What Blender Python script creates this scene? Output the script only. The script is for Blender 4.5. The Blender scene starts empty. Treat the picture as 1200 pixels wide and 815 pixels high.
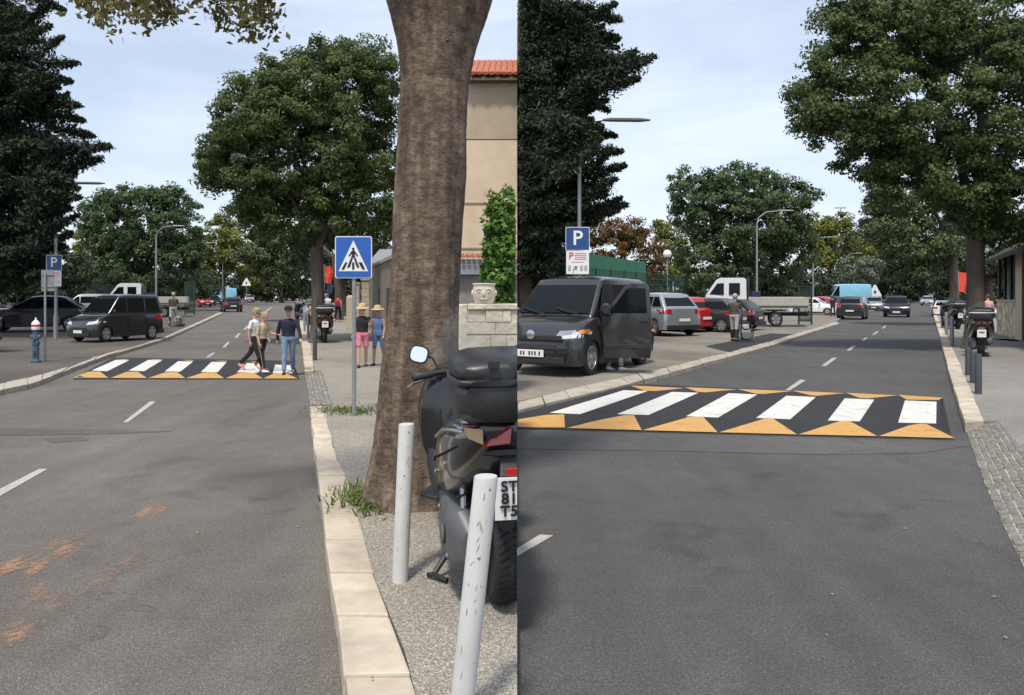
import bpy, bmesh, math, random
import numpy as np
from mathutils import Vector, Matrix, Euler
R = math.radians
random.seed(7); rng = np.random.default_rng(11)
scene = bpy.context.scene
col = scene.collection
# ------------------------------------------------------------------ camera
F = 900.0; HY = 344.0; CH = 1.85; SEAM = 606.0       # focal length and horizon row in photo pixels, eye height in metres
cam_d = bpy.data.cameras.new('camera'); cam = bpy.data.objects.new('camera', cam_d); col.objects.link(cam)
cam.location = (0, 0, CH); cam.rotation_euler = (R(90), 0, 0)
cam_d.sensor_width = 36; cam_d.lens = 36*F/1200; cam_d.shift_y = -(407.5-HY)/1200
cam_d.clip_start = .05; cam_d.clip_end = 3000
scene.camera = cam
# ------------------------------------------------------------------ light
SUN = Vector((-.14, -.52, 1.05)).normalized()
EL = math.asin(SUN.z); AZ = math.atan2(SUN.x, SUN.y)
w = bpy.data.worlds.new('World'); scene.world = w; w.use_nodes = True
nt = w.node_tree; nt.nodes.clear()
def N(nt, t, **k):
    n = nt.nodes.new(t)
    for a, v in k.items(): setattr(n, a, v)
    return n
out = N(nt, 'ShaderNodeOutputWorld'); bg = N(nt, 'ShaderNodeBackground'); sky = N(nt, 'ShaderNodeTexSky')
sky.sky_type = 'NISHITA'; sky.sun_disc = False; sky.sun_elevation = EL; sky.sun_rotation = AZ
sky.air_density = 1.0; sky.dust_density = 1.6; sky.ozone_density = 1.2
tc = N(nt, 'ShaderNodeTexCoord'); mp = N(nt, 'ShaderNodeMapping'); mp.inputs['Scale'].default_value = (1.0, 1.0, 3.6); mp.inputs['Rotation'].default_value = (.15, .2, .6)
nz = N(nt, 'ShaderNodeTexNoise'); nz.inputs['Scale'].default_value = 2.1; nz.inputs['Detail'].default_value = 8; nz.inputs['Roughness'].default_value = .58; nz.inputs['Distortion'].default_value = .6
cr = N(nt, 'ShaderNodeValToRGB'); cr.color_ramp.elements[0].position = .36; cr.color_ramp.elements[0].color = (.42, .42, .42, 1); cr.color_ramp.elements[1].position = .66; cr.color_ramp.elements[1].color = (.80, .80, .80, 1)
mx = N(nt, 'ShaderNodeMixRGB'); mx.inputs['Color2'].default_value = (6.5, 7.1, 8.2, 1)
L = nt.links.new
L(tc.outputs['Generated'], mp.inputs['Vector']); L(mp.outputs[0], nz.inputs['Vector']); L(nz.outputs['Fac'], cr.inputs[0])
L(cr.outputs[0], mx.inputs['Fac']); L(sky.outputs[0], mx.inputs['Color1']); L(mx.outputs[0], bg.inputs[0]); L(bg.outputs[0], out.inputs[0])
bg.inputs[1].default_value = .10
sd = bpy.data.lights.new('sun', 'SUN'); so = bpy.data.objects.new('sun', sd); col.objects.link(so)
sd.energy = 2.5; sd.angle = R(7.0); sd.color = (1, .94, .85)
so.rotation_euler = SUN.to_track_quat('Z', 'Y').to_euler()
scene.view_settings.view_transform = 'Standard'; scene.view_settings.look = 'None'
scene.view_settings.exposure = 0.62; scene.view_settings.gamma = 1
scene.render.resolution_x = 1024; scene.render.resolution_y = 695
# ------------------------------------------------------------------ helpers
def G(px, py, z=0.0):
    Y = (CH-z)*F/(py-HY); return Vector(((px-600)/F*Y, Y, z))
def PX(px, py, Y): return Vector(((px-600)/F*Y, Y, CH-(py-HY)/F*Y))
def tag(o, label=None, cat=None, group=None, kind=None):
    for k, v in (('label', label), ('category', cat), ('group', group), ('kind', kind)):
        if v: o[k] = v
    return o
def empty(name, loc=(0, 0, 0), rz=0, scale=1):
    o = bpy.data.objects.new(name, None); col.objects.link(o); o.location = loc; o.rotation_euler = (0, 0, rz)
    o.scale = scale if hasattr(scale, '__len__') else (scale,)*3; o.empty_display_size = .2
    return o
def copy_tree(o, parent=None):
    c = o.copy(); col.objects.link(c); c.parent = parent
    for ch in list(o.children): copy_tree(ch, c)
    return c
MATS = {}
def mat(name, c, rough=.6, metal=0, var=.12, scale=6, bump=0, bscale=40, spec=.5, coat=0, alpha=1, trans=0, emit=None, c2=None, stretch=None, detail=5):
    if name in MATS: return MATS[name]
    m = bpy.data.materials.new(name); m.use_nodes = True; MATS[name] = m
    nt = m.node_tree; b = nt.nodes['Principled BSDF']
    b.inputs['Roughness'].default_value = rough; b.inputs['Metallic'].default_value = metal
    b.inputs['Specular IOR Level'].default_value = spec; b.inputs['Coat Weight'].default_value = coat; b.inputs['Coat Roughness'].default_value = .08
    b.inputs['Alpha'].default_value = alpha; b.inputs['Transmission Weight'].default_value = trans
    tc = N(nt, 'ShaderNodeTexCoord'); mp = N(nt, 'ShaderNodeMapping')
    if stretch: mp.inputs['Scale'].default_value = stretch
    nt.links.new(tc.outputs['Object'], mp.inputs['Vector'])
    n = N(nt, 'ShaderNodeTexNoise'); n.inputs['Scale'].default_value = scale; n.inputs['Detail'].default_value = detail; n.inputs['Roughness'].default_value = .6
    nt.links.new(mp.outputs[0], n.inputs['Vector'])
    r = N(nt, 'ShaderNodeValToRGB'); e = r.color_ramp.elements
    e[0].position = .3; e[1].position = .7
    if c2 is None:
        e[0].color = tuple(x*(1-var) for x in c)+(1,); e[1].color = tuple(min(1, x*(1+var)) for x in c)+(1,)
    else: e[0].color = tuple(c)+(1,); e[1].color = tuple(c2)+(1,)
    nt.links.new(n.outputs['Fac'], r.inputs[0]); nt.links.new(r.outputs[0], b.inputs['Base Color'])
    if bump:
        n2 = N(nt, 'ShaderNodeTexNoise'); n2.inputs['Scale'].default_value = bscale; n2.inputs['Detail'].default_value = 6
        nt.links.new(mp.outputs[0], n2.inputs['Vector'])
        bp = N(nt, 'ShaderNodeBump'); bp.inputs['Strength'].default_value = bump; bp.inputs['Distance'].default_value = .02
        nt.links.new(n2.outputs['Fac'], bp.inputs['Height']); nt.links.new(bp.outputs[0], b.inputs['Normal'])
    if emit:
        b.inputs['Emission Color'].default_value = tuple(emit[:3])+(1,); b.inputs['Emission Strength'].default_value = emit[3]
    return m
class MB:
    def __init__(s): s.v = []; s.f = []
    def add(s, vs, fs):
        o = len(s.v); s.v += [tuple(v) for v in vs]; s.f += [tuple(i+o for i in f) for f in fs]; return s
    def box(s, c, d, rz=0, tap=1.0, rot=None):
        M = rot if rot is not None else Matrix.Rotation(rz, 3, 'Z')
        vs = []
        for z in (-.5, .5):
            t = tap if z > 0 else 1
            for x, y in ((-.5, -.5), (.5, -.5), (.5, .5), (-.5, .5)):
                vs.append(Vector(c)+M@Vector((x*d[0]*t, y*d[1]*t, z*d[2])))
        return s.add(vs, [(0, 3, 2, 1), (4, 5, 6, 7), (0, 1, 5, 4), (1, 2, 6, 5), (2, 3, 7, 6), (3, 0, 4, 7)])
    def tube(s, pts, rad, n=10, cap=True, flat=1.0):
        pts = [Vector(p) for p in pts]; k = len(pts)
        if not hasattr(rad, '__len__'): rad = [rad]*k
        vs = []; up = Vector((0, 0, 1)); d0 = (pts[1]-pts[0]).normalized()
        a = d0.orthogonal().normalized() if abs(d0.z) > .9 else d0.cross(up).normalized()
        for i, p in enumerate(pts):
            d = (pts[min(i+1, k-1)]-pts[max(i-1, 0)]).normalized()
            a = (a-d*a.dot(d)).normalized(); b = d.cross(a)
            for j in range(n):
                t = 2*math.pi*j/n; vs.append(p+(a*math.cos(t)+b*math.sin(t)*flat)*rad[i])
        fs = [(i*n+j, i*n+(j+1) % n, (i+1)*n+(j+1) % n, (i+1)*n+j) for i in range(k-1) for j in range(n)]
        if cap: fs += [tuple(range(n-1, -1, -1)), tuple((k-1)*n+j for j in range(n))]
        return s.add(vs, fs)
    def lathe(s, prof, c=(0, 0, 0), n=20, axis='Z'):
        vs = []; k = len(prof)
        for r, z in prof:
            for j in range(n):
                t = 2*math.pi*j/n; p = (r*math.cos(t), r*math.sin(t), z)
                if axis == 'Y': p = (p[0], p[2], p[1])
                if axis == 'X': p = (p[2], p[0], p[1])
                vs.append(Vector(c)+Vector(p))
        fs = [(i*n+j, i*n+(j+1) % n, (i+1)*n+(j+1) % n, (i+1)*n+j) for i in range(k-1) for j in range(n)]
        fs += [tuple(range(n-1, -1, -1)), tuple((k-1)*n+j for j in range(n))]
        return s.add(vs, fs)
    def ball(s, c, r, n=14, m=8):
        if not hasattr(r, '__len__'): r = (r, r, r)
        vs = []
        for i in range(m+1):
            ph = math.pi*(i+.001)/(m+.002)
            for j in range(n):
                t = 2*math.pi*j/n; vs.append((c[0]+r[0]*math.sin(ph)*math.cos(t), c[1]+r[1]*math.sin(ph)*math.sin(t), c[2]+r[2]*math.cos(ph)))
        fs = [(i*n+j, (i+1)*n+j, (i+1)*n+(j+1) % n, i*n+(j+1) % n) for i in range(m) for j in range(n)]
        fs += [tuple(range(n)), tuple(m*n+n-1-j for j in range(n))]
        return s.add(vs, fs)
    def loft(s, secs, n=16, p=2.6):      # secs: (centre, half x, half z) along y, superellipse sections
        vs = []; k = len(secs)
        for q in secs:
            c, hx, hz = q[:3]; pw = q[3] if len(q) > 3 else p
            for j in range(n):
                t = 2*math.pi*(j+.5)/n; ct, st = math.cos(t), math.sin(t)
                vs.append((c[0]+hx*math.copysign(abs(ct)**(2/pw), ct), c[1], c[2]+hz*math.copysign(abs(st)**(2/pw), st)))
        fs = [(i*n+j, i*n+(j+1) % n, (i+1)*n+(j+1) % n, (i+1)*n+j) for i in range(k-1) for j in range(n)]
        fs += [tuple(range(n-1, -1, -1)), tuple((k-1)*n+j for j in range(n))]
        return s.add(vs, fs)
    def prism(s, poly, off):             # planar polygon (3-D points) extruded by vector
        poly = [Vector(p) for p in poly]; off = Vector(off); n = len(poly)
        return s.add(poly+[p+off for p in poly], [tuple(range(n-1, -1, -1)), tuple(range(n, 2*n))]+[(i, (i+1) % n, n+(i+1) % n, n+i) for i in range(n)])
    def build(s, name, m=None, parent=None, smooth=False, bevel=0, seg=2, fix=True):
        me = bpy.data.meshes.new(name); me.from_pydata(s.v, [], s.f)
        bm = bmesh.new(); bm.from_mesh(me)
        if fix: bmesh.ops.recalc_face_normals(bm, faces=bm.faces)
        if bevel:
            es = [e for e in bm.edges if len(e.link_faces) == 2 and e.calc_face_angle(0) > .35]
            bmesh.ops.bevel(bm, geom=es, offset=bevel, segments=seg, profile=.6, affect='EDGES', clamp_overlap=True)
        if smooth:
            for f in bm.faces: f.smooth = True
            for e in bm.edges:
                if len(e.link_faces) == 2 and e.calc_face_angle(0) > .7: e.smooth = False
        bm.to_mesh(me); bm.free()
        o = bpy.data.objects.new(name, me); col.objects.link(o)
        if m: me.materials.append(m)
        if parent: o.parent = parent
        return o
SN = Vector((1, -(SEAM-600)/F, 0)).normalized()     # normal of the upright plane where the two streets part
def clip(o, side):
    bpy.context.view_layer.update()
    for q in [o]+list(o.children_recursive):
        if q.type != 'MESH': continue
        q.data = q.data.copy(); Mi = q.matrix_world.inverted()
        n = (q.matrix_world.to_3x3().transposed()@SN).normalized(); c = Mi@Vector((0, 0, 0))
        bm = bmesh.new(); bm.from_mesh(q.data)
        r = bmesh.ops.bisect_plane(bm, geom=bm.verts[:]+bm.edges[:]+bm.faces[:], plane_co=c, plane_no=n, clear_outer=(side == 'L'), clear_inner=(side == 'R'))
        ed = [g for g in r['geom_cut'] if isinstance(g, bmesh.types.BMEdge)]
        if ed and q.get('nocap') is None: bmesh.ops.holes_fill(bm, edges=ed)
        bm.to_mesh(q.data); bm.free()
    for q in [o]+list(o.children_recursive):
        if q.type == 'MESH' and len(q.data.vertices) == 0: bpy.data.objects.remove(q)
def text_mesh(s, size, name='lettering', depth=.004):
    cu = bpy.data.curves.new('txt', 'FONT'); cu.body = s; cu.size = size; cu.align_x = 'CENTER'; cu.align_y = 'CENTER'; cu.extrude = depth; cu.offset = size*.012
    o = bpy.data.objects.new('txt', cu); col.objects.link(o); bpy.context.view_layer.update()
    me = bpy.data.meshes.new_from_object(o.evaluated_get(bpy.context.evaluated_depsgraph_get())); bpy.data.objects.remove(o); me.name = name
    return me
def text(s, size, m, parent, loc, rot=(R(90), 0, 0), name='lettering', sc=(1, 1, 1)):
    me = text_mesh(s, size, name); me.materials.clear(); me.materials.append(m)
    o = bpy.data.objects.new(name, me); col.objects.link(o); o.parent = parent; o.location = loc; o.rotation_euler = rot; o.scale = sc
    return o
# ------------------------------------------------------------------ surface materials
def asphalt(name, c, spark=.5, patch=.25, streak=0):
    m = bpy.data.materials.new(name); m.use_nodes = True; nt = m.node_tree; b = nt.nodes['Principled BSDF']; K = nt.links.new
    b.inputs['Roughness'].default_value = .85; b.inputs['Specular IOR Level'].default_value = .3
    tc = N(nt, 'ShaderNodeTexCoord')
    def noise(sc, det=4, vec=None, dist=0):
        n = N(nt, 'ShaderNodeTexNoise'); n.inputs['Scale'].default_value = sc; n.inputs['Detail'].default_value = det; n.inputs['Distortion'].default_value = dist
        K(vec or tc.outputs['Object'], n.inputs['Vector']); return n.outputs['Fac']
    def ramp(f, a, va, bb, vb):
        r = N(nt, 'ShaderNodeMapRange'); r.inputs[1].default_value = a; r.inputs[2].default_value = bb; r.inputs[3].default_value = va; r.inputs[4].default_value = vb
        K(f, r.inputs[0]); return r.outputs[0]
    def mul(a, bb):
        x = N(nt, 'ShaderNodeMath', operation='MULTIPLY'); K(a, x.inputs[0]); K(bb, x.inputs[1]); return x.outputs[0]
    big = ramp(noise(.35, 6, dist=.5), .3, 1-patch, .7, 1+patch)
    mid = ramp(noise(3.5, 5), .3, .93, .7, 1.07)
    fine = ramp(noise(130, 3), .32, 1-spark*.75, .72, 1+spark)
    f2 = ramp(noise(48, 3), .3, 1-spark*.35, .72, 1+spark*.4)
    v = mul(mul(big, mid), mul(fine, f2))
    v = mul(v, ramp(noise(17, 5), .28, .88, .45, 1.0)); v = mul(v, ramp(noise(1.3, 8, dist=1.2), .30, .80, .40, 1.0))
    vo = N(nt, 'ShaderNodeTexVoronoi'); vo.inputs['Scale'].default_value = 62; K(tc.outputs['Object'], vo.inputs['Vector'])
    v = mul(v, ramp(vo.outputs['Distance'], .08, 1+spark*1.3, .32, 1-spark*.10))
    if streak:
        mp = N(nt, 'ShaderNodeMapping'); mp.inputs['Rotation'].default_value = (0, 0, streak); mp.inputs['Scale'].default_value = (2.6, .16, 1); K(tc.outputs['Object'], mp.inputs['Vector'])
        v = mul(v, ramp(noise(1.0, 6, mp.outputs[0], .2), .3, .89, .68, 1.07))
    mpc = N(nt, 'ShaderNodeMapping'); K(tc.outputs['Object'], mpc.inputs['Vector']); dn = N(nt, 'ShaderNodeTexNoise'); dn.inputs['Scale'].default_value = 2.2; dn.inputs['Detail'].default_value = 6; K(tc.outputs['Object'], dn.inputs['Vector'])
    va = N(nt, 'ShaderNodeVectorMath', operation='SCALE'); va.inputs['Scale'].default_value = .9; K(dn.outputs['Color'], va.inputs[0]); vb = N(nt, 'ShaderNodeVectorMath', operation='ADD'); K(tc.outputs['Object'], vb.inputs[0]); K(va.outputs[0], vb.inputs[1])
    vc = N(nt, 'ShaderNodeTexVoronoi', feature='DISTANCE_TO_EDGE'); vc.inputs['Scale'].default_value = .42; K(vb.outputs[0], vc.inputs['Vector'])
    ck = ramp(vc.outputs['Distance'], .001, .0, .0065, 1.0); cm = ramp(noise(.55, 3), .50, 1.0, .62, .0)
    mxx = N(nt, 'ShaderNodeMath', operation='MAXIMUM'); K(ck, mxx.inputs[0]); K(cm, mxx.inputs[1]); v = mul(v, ramp(mxx.outputs[0], 0, .72, 1, 1))
    vm = N(nt, 'ShaderNodeVectorMath', operation='SCALE'); vm.inputs[0].default_value = c; K(v, vm.inputs['Scale']); K(vm.outputs[0], b.inputs['Base Color'])
    bp = N(nt, 'ShaderNodeBump'); bp.inputs['Strength'].default_value = .5; bp.inputs['Distance'].default_value = .006
    K(noise(90, 4), bp.inputs['Height']); K(bp.outputs[0], b.inputs['Normal'])
    return m
A_L = asphalt('asphalt_left', (.126, .114, .100), .62, .17, -.23)
A_R = asphalt('asphalt_right', (.078, .075, .071), .65, .15, .42)
A_HUMP = asphalt('asphalt_new', (.030, .030, .031), .5, .12)
PAV_N = asphalt('pavement_aggregate', (.25, .225, .19), .75, .12)
PAV_R = asphalt('pavement_right', (.22, .205, .185), .5, .14)
PARK_L = asphalt('parking_left', (.098, .084, .071), .4, .25)
PARK_R = asphalt('parking_right', (.20, .178, .145), .45, .3)
SOIL = asphalt('soil', (.10, .09, .06), .5, .3)
STONE = mat('kerb_stone', (.50, .43, .33), .8, var=.14, scale=5, bump=.25, bscale=30)
def paint(name, c, wear=.55):
    m = mat(name, c, .6, var=.08, scale=9); nt = m.node_tree; b = nt.nodes['Principled BSDF']; K = nt.links.new
    tc = N(nt, 'ShaderNodeTexCoord'); n = N(nt, 'ShaderNodeTexNoise'); n.inputs['Scale'].default_value = 38; n.inputs['Detail'].default_value = 8; n.inputs['Roughness'].default_value = .75
    K(tc.outputs['Object'], n.inputs['Vector']); r = N(nt, 'ShaderNodeMapRange'); r.inputs[1].default_value = .30; r.inputs[2].default_value = .45; r.inputs[3].default_value = wear; r.inputs[4].default_value = 1
    K(n.outputs['Fac'], r.inputs[0])
    n3 = N(nt, 'ShaderNodeTexNoise'); n3.inputs['Scale'].default_value = 3.5; n3.inputs['Detail'].default_value = 9; n3.inputs['Distortion'].default_value = .8; K(tc.outputs['Object'], n3.inputs['Vector'])
    r3 = N(nt, 'ShaderNodeMapRange'); r3.inputs[1].default_value = .28; r3.inputs[2].default_value = .42; r3.inputs[3].default_value = .72; r3.inputs[4].default_value = 1; K(n3.outputs['Fac'], r3.inputs[0])
    x = N(nt, 'ShaderNodeMath', operation='MULTIPLY'); K(r.outputs[0], x.inputs[0]); K(r3.outputs[0], x.inputs[1]); K(x.outputs[0], b.inputs['Alpha']); return m
WHITE = paint('road_paint_white', (.60, .585, .54)); ORANGE = paint('road_paint_orange', (.50, .275, .08)); DASH = paint('worn_dash_paint', (.40, .385, .35), .3)
def sheet(name, pts, m, z=0.0, kind='structure', parent=None, depth=0, label=None):
    """pts: (px,py) or (px,py,z) ground points; triangulated flat sheet"""
    P = [G(p[0], p[1], p[2] if len(p) > 2 else z) for p in pts]
    b = MB()
    if depth: b.prism(P, (0, 0, -depth))
    else: b.add(P, [tuple(range(len(P)))])
    o = b.build(name, m, parent, fix=True)
    me = o.data
    if not depth and me.polygons[0].normal.z < 0: me.flip_normals()
    if kind: o['kind'] = kind
    if label: o['label'] = label
    return o
def lerp_curve(c, t):                     # point along polyline by fraction of its arc length
    d = [0]
    for a, b in zip(c, c[1:]): d.append(d[-1]+(b-a).length)
    s = t*d[-1]
    for i in range(len(c)-1):
        if s <= d[i+1]+1e-9: return c[i].lerp(c[i+1], (s-d[i])/max(1e-9, d[i+1]-d[i]))
    return c[-1].copy()
def per_island(m, lo, hi):
    nt = m.node_tree; b = nt.nodes['Principled BSDF']; src = b.inputs['Base Color'].links[0].from_socket; g = N(nt, 'ShaderNodeNewGeometry'); r = N(nt, 'ShaderNodeMapRange'); r.inputs[3].default_value = lo; r.inputs[4].default_value = hi
    nt.links.new(g.outputs['Random Per Island'], r.inputs[0]); v = N(nt, 'ShaderNodeVectorMath', operation='SCALE'); nt.links.new(src, v.inputs[0])
    n = N(nt, 'ShaderNodeTexNoise'); n.inputs['Scale'].default_value = 2.4; n.inputs['Detail'].default_value = 9; tc = N(nt, 'ShaderNodeTexCoord'); nt.links.new(tc.outputs['Object'], n.inputs['Vector']); r2 = N(nt, 'ShaderNodeMapRange'); r2.inputs[1].default_value = .32; r2.inputs[2].default_value = .5; r2.inputs[3].default_value = .72; r2.inputs[4].default_value = 1; nt.links.new(n.outputs['Fac'], r2.inputs[0])
    x = N(nt, 'ShaderNodeMath', operation='MULTIPLY'); nt.links.new(r.outputs[0], x.inputs[0]); nt.links.new(r2.outputs[0], x.inputs[1]); nt.links.new(x.outputs[0], v.inputs['Scale']); nt.links.new(v.outputs[0], b.inputs['Base Color'])
per_island(STONE, .82, 1.08)
def kerb(name, left, right, z, step=.95, m=STONE, jit=.008):
    """kerb stones between two edge curves given on the photo at height z"""
    A = [G(*p, z) for p in left]; B = [G(*p, z) for p in right]
    tot = sum((b-a).length for a, b in zip(A, A[1:])); n = max(2, int(tot/step)); b = MB()
    for i in range(n):
        g = .007/tot
        t0, t1 = i/n+g, (i+1)/n-g; dz = random.uniform(-jit, jit)
        q = [lerp_curve(A, t0), lerp_curve(B, t0), lerp_curve(B, t1), lerp_curve(A, t1)]
        q = [p+Vector((random.uniform(-jit, jit), random.uniform(-jit, jit), dz)) for p in q]
        b.prism([p-Vector((0, 0, z+.04)) for p in q], (0, 0, z+.04))
    o = b.build(name, m, bevel=.014, seg=2, smooth=False); o['kind'] = 'structure'; return o
# ------------------------------------------------------------------ ground
me = MB().add([(-700, -30, -.03), (700, -30, -.03), (700, 1500, -.03), (-700, 1500, -.03)], [(0, 1, 2, 3)]).build('ground', SOIL); me['kind'] = 'structure'
def road(name, a, b, m):
    A = [Vector((a*y, y, 0)) for y in (.4, 200)]; B = [Vector((b*y, y, 0)) for y in (200, .4)]
    o = MB().add(A+B, [(0, 1, 2, 3)]).build(name, m)
    if o.data.polygons[0].normal.z < 0: o.data.flip_normals()
    o['kind'] = 'structure'; return o
s0 = (SEAM-600)/F
road('road', -2.4, s0, A_L); road('road', s0, 2.4, A_R)
ZP = .12
# left street, right pavement with its kerbs
KLr = [(515, 890), (488, 815), (475, 764), (440, 679), (421, 608), (411, 570), (395, 538), (379, 476)]
KLl = [(420, 890), (408, 815), (401, 764), (384.5, 650), (379, 608), (373.5, 560), (368, 520), (363.5, 476)]
kerb('kerb', KLl, KLr, ZP+.005, .62)
kfar_r = [(368.4, 434), (363.4, 401), (358, 378), (351.6, 354)]; kfar_l = [(357.5, 435), (353.5, 401), (351.6, 378), (348.7, 354)]
kerb('kerb', kfar_l, kfar_r, ZP+.005, .9)
sheet('pavement', [(p[0]-.3, p[1]) for p in KLr]+[(391, 474.5), (378, 436)]+kfar_r+[(SEAM, 353), (SEAM, 890)], PAV_N, ZP, depth=.12)
COB = mat('cobbles', (.17, .16, .14), .85, var=.3, scale=12, bump=.5, bscale=25)
def cobbles(name, left, right, zl, zr, rows, cols, clipy=None):
    A = [G(*p, zl) for p in left]; B = [G(*p, zr) for p in right]; b = MB()
    for i in range(rows):
        for j in range(cols):
            t0, t1 = (i+.07)/rows, (i+.93)/rows; u0, u1 = (j+.06)/cols, (j+.94)/cols; h = random.uniform(.004, .018)
            q = [lerp_curve(A, t).lerp(lerp_curve(B, t), u) for t, u in ((t0, u0), (t0, u1), (t1, u1), (t1, u0))]
            b.prism([p+Vector((random.uniform(-.006, .006), random.uniform(-.006, .006), -.03)) for p in q], (0, 0, .03+h))
    o = b.build(name, COB, bevel=.009, seg=2, smooth=True); o['kind'] = 'structure'
    MORTAR = mat('mortar_sand', (.40, .35, .27), .9, bump=.4, bscale=60)
    s = MB()
    for i in range(20):
        q = [lerp_curve(A, i/20), lerp_curve(B, i/20), lerp_curve(B, (i+1)/20), lerp_curve(A, (i+1)/20)]
        s.add([p+Vector((0, 0, .001)) for p in q], [(0, 1, 2, 3)])
    o = s.build('pavement', MORTAR); o['kind'] = 'structure'
cobbles('pavement', [(364, 475), (358, 437)], [(391, 474.5), (378, 436)], .005, ZP-.002, 26, 5)
# left street, parking strip
pl_up = [(-260, 500), (-60, 462), (0, 450), (40, 441), (81, 430), (121.5, 415), (162, 405), (190, 396), (215, 385), (240, 374), (257, 366)]
pl_dn = [(-260, 515), (-60, 474), (0, 457.5), (40, 449), (84, 431.5), (124, 417), (165, 405.6), (196, 396), (220, 385.5), (244, 374.8), (261, 367)]
kerb('kerb', pl_dn, pl_up, .10, .8, m=mat('kerb_stone_old', (.36, .32, .26), .85, var=.22, scale=3, bump=.4, bscale=20))
sheet('pavement', pl_up+[(262, 360), (286, 355.5), (318, 350), (-260, 350)], PARK_L, .098, depth=.1)
# right street
kr_r = [(1153, 493.5), (1126, 429), (1111, 396), (1101, 376), (1096, 366), (1092, 356)]
kr_l = [(1131, 496), (1112, 435), (1102, 396), (1096, 376), (1093, 366), (1090, 356)]
kerb('kerb', kr_l, kr_r, ZP+.005, .9)
cb_l = [(1131, 499), (1153.5, 565.6), (1176, 616), (1196, 656), (1215, 700)]; cb_r = [(1173, 493.5), (1200, 529), (1255, 590), (1290, 645), (1330, 700)]
cobbles('pavement', cb_l, cb_r, .006, ZP-.002, 46, 7)
sheet('pavement', [(p[0]-.3, p[1]) for p in kr_r[::-1]]+cb_r+[(1700, 700), (1700, 356)], PAV_R, ZP, depth=.12)
rl_up = [(SEAM, 471), (692, 450.5), (784, 430), (850, 413.5), (900, 401), (955, 384.5), (980, 377)]
rl_dn = [(SEAM, 480), (710, 456.5), (766, 442), (850, 419), (900, 406), (955, 388), (984, 379)]
kerb('kerb', rl_dn, rl_up, .10, .8, m=MATS['kerb_stone_old'])
sheet('pavement', rl_up+[(987, 372), (1030, 363), (1072, 354), (SEAM, 354)], PARK_R, .098, depth=.1)
sheet('pavement', [(826, 406), (903, 391), (930, 392), (855, 413)], A_HUMP, .104)
# raised crossings
def crossing(label, nb, ntp, ft, fb, stripes, near_tri, far_tri, zt=.08):
    """edges given as pairs of photo points: near bottom, near top, far top, far bottom"""
    P = [G(*nb[0], .003), G(*nb[1], .003), G(*ntp[0], zt), G(*ntp[1], zt), G(*ft[0], zt), G(*ft[1], zt), G(*fb[0], .003), G(*fb[1], .003)]
    b = MB().add(P+[Vector((P[i].x, P[i].y, -.02)) for i in (0, 1, 6, 7)], [(0, 1, 3, 2), (2, 3, 5, 4), (4, 5, 7, 6), (0, 2, 4, 6, 10, 8), (1, 9, 11, 7, 5, 3), (8, 9, 1, 0), (6, 7, 11, 10)])
    h = b.build('crosswalk', A_HUMP); h['kind'] = 'structure'
    s = MB()
    for q in stripes:
        s = MB(); s.add([G(*p, zt+.004) for p in q], [(0, 1, 2, 3)]); o = s.build('stripe', WHITE, h)
        if o.data.polygons[0].normal.z < 0: o.data.flip_normals()
    def onramp(px, py):                     # where the painted corner lies on the ramp
        d = Vector(((px-600)/F, 1, -(py-HY)/F)).normalized()
        ok, loc, nn, _ = h.ray_cast(Vector((0, 0, CH)), d)
        return (loc if ok else G(px, py, .003))+Vector((0, 0, .014))
    for t in near_tri:
        dn = []
        for a_, b_ in zip(t, t[1:]+t[:1]): dn += [(a_[0]+(b_[0]-a_[0])*u/4, a_[1]+(b_[1]-a_[1])*u/4) for u in range(4)]
        s = MB(); s.add([onramp(*p) for p in dn], [tuple(range(len(dn)))]); o = s.build('ramp_marking', ORANGE, h)
        if o.data.polygons[0].normal.z < 0: o.data.flip_normals()
    for t in far_tri:
        s = MB(); s.add([G(*p, zt+.004) for p in t], [tuple(range(len(t)))]); o = s.build('ramp_marking', ORANGE, h)
        if o.data.polygons[0].normal.z < 0: o.data.flip_normals()
    return h
q4 = lambda pts: [(80+x/4, 400+y/4) for x, y in pts]
crossing('', ((85, 445), (352, 445)), ((103, 434.5), (346, 437.5)), ((129, 421), (343, 426)), ((133, 419), (343, 423)),
    [q4(p) for p in ([(108, 138), (182, 141), (285, 90), (222, 88)], [(283, 138), (355, 141), (440, 90), (375, 88)], [(452, 142), (525, 143), (585, 96), (515, 94)],
     [(622, 144), (700, 146), (742, 99), (672, 97)], [(790, 146), (888, 149), (910, 106), (838, 102)], [(958, 150), (1050, 151), (1050, 113), (970, 110)])],
    [q4(p) for p in ([(20, 174), (95, 146), (148, 145), (188, 175)], [(200, 175), (272, 147), (325, 146), (368, 176)], [(374, 176), (455, 149), (510, 148), (548, 176)],
     [(552, 177), (632, 150), (688, 149), (732, 177)], [(738, 177), (800, 152), (870, 151), (912, 178)], [(914, 178), (965, 154), (1020, 153), (1075, 178)])],
    [q4(p) for p in ([(222, 84), (255, 88), (290, 88), (270, 84)], [(380, 85), (410, 89), (445, 89), (430, 85)], [(530, 88), (560, 92), (592, 92), (580, 88)], [(690, 92), (715, 96), (745, 96), (740, 92)], [(850, 96), (870, 100), (900, 100), (895, 96)])])
q2 = lambda pts: [(600+x/2, 420+y/2) for x, y in pts]
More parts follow.
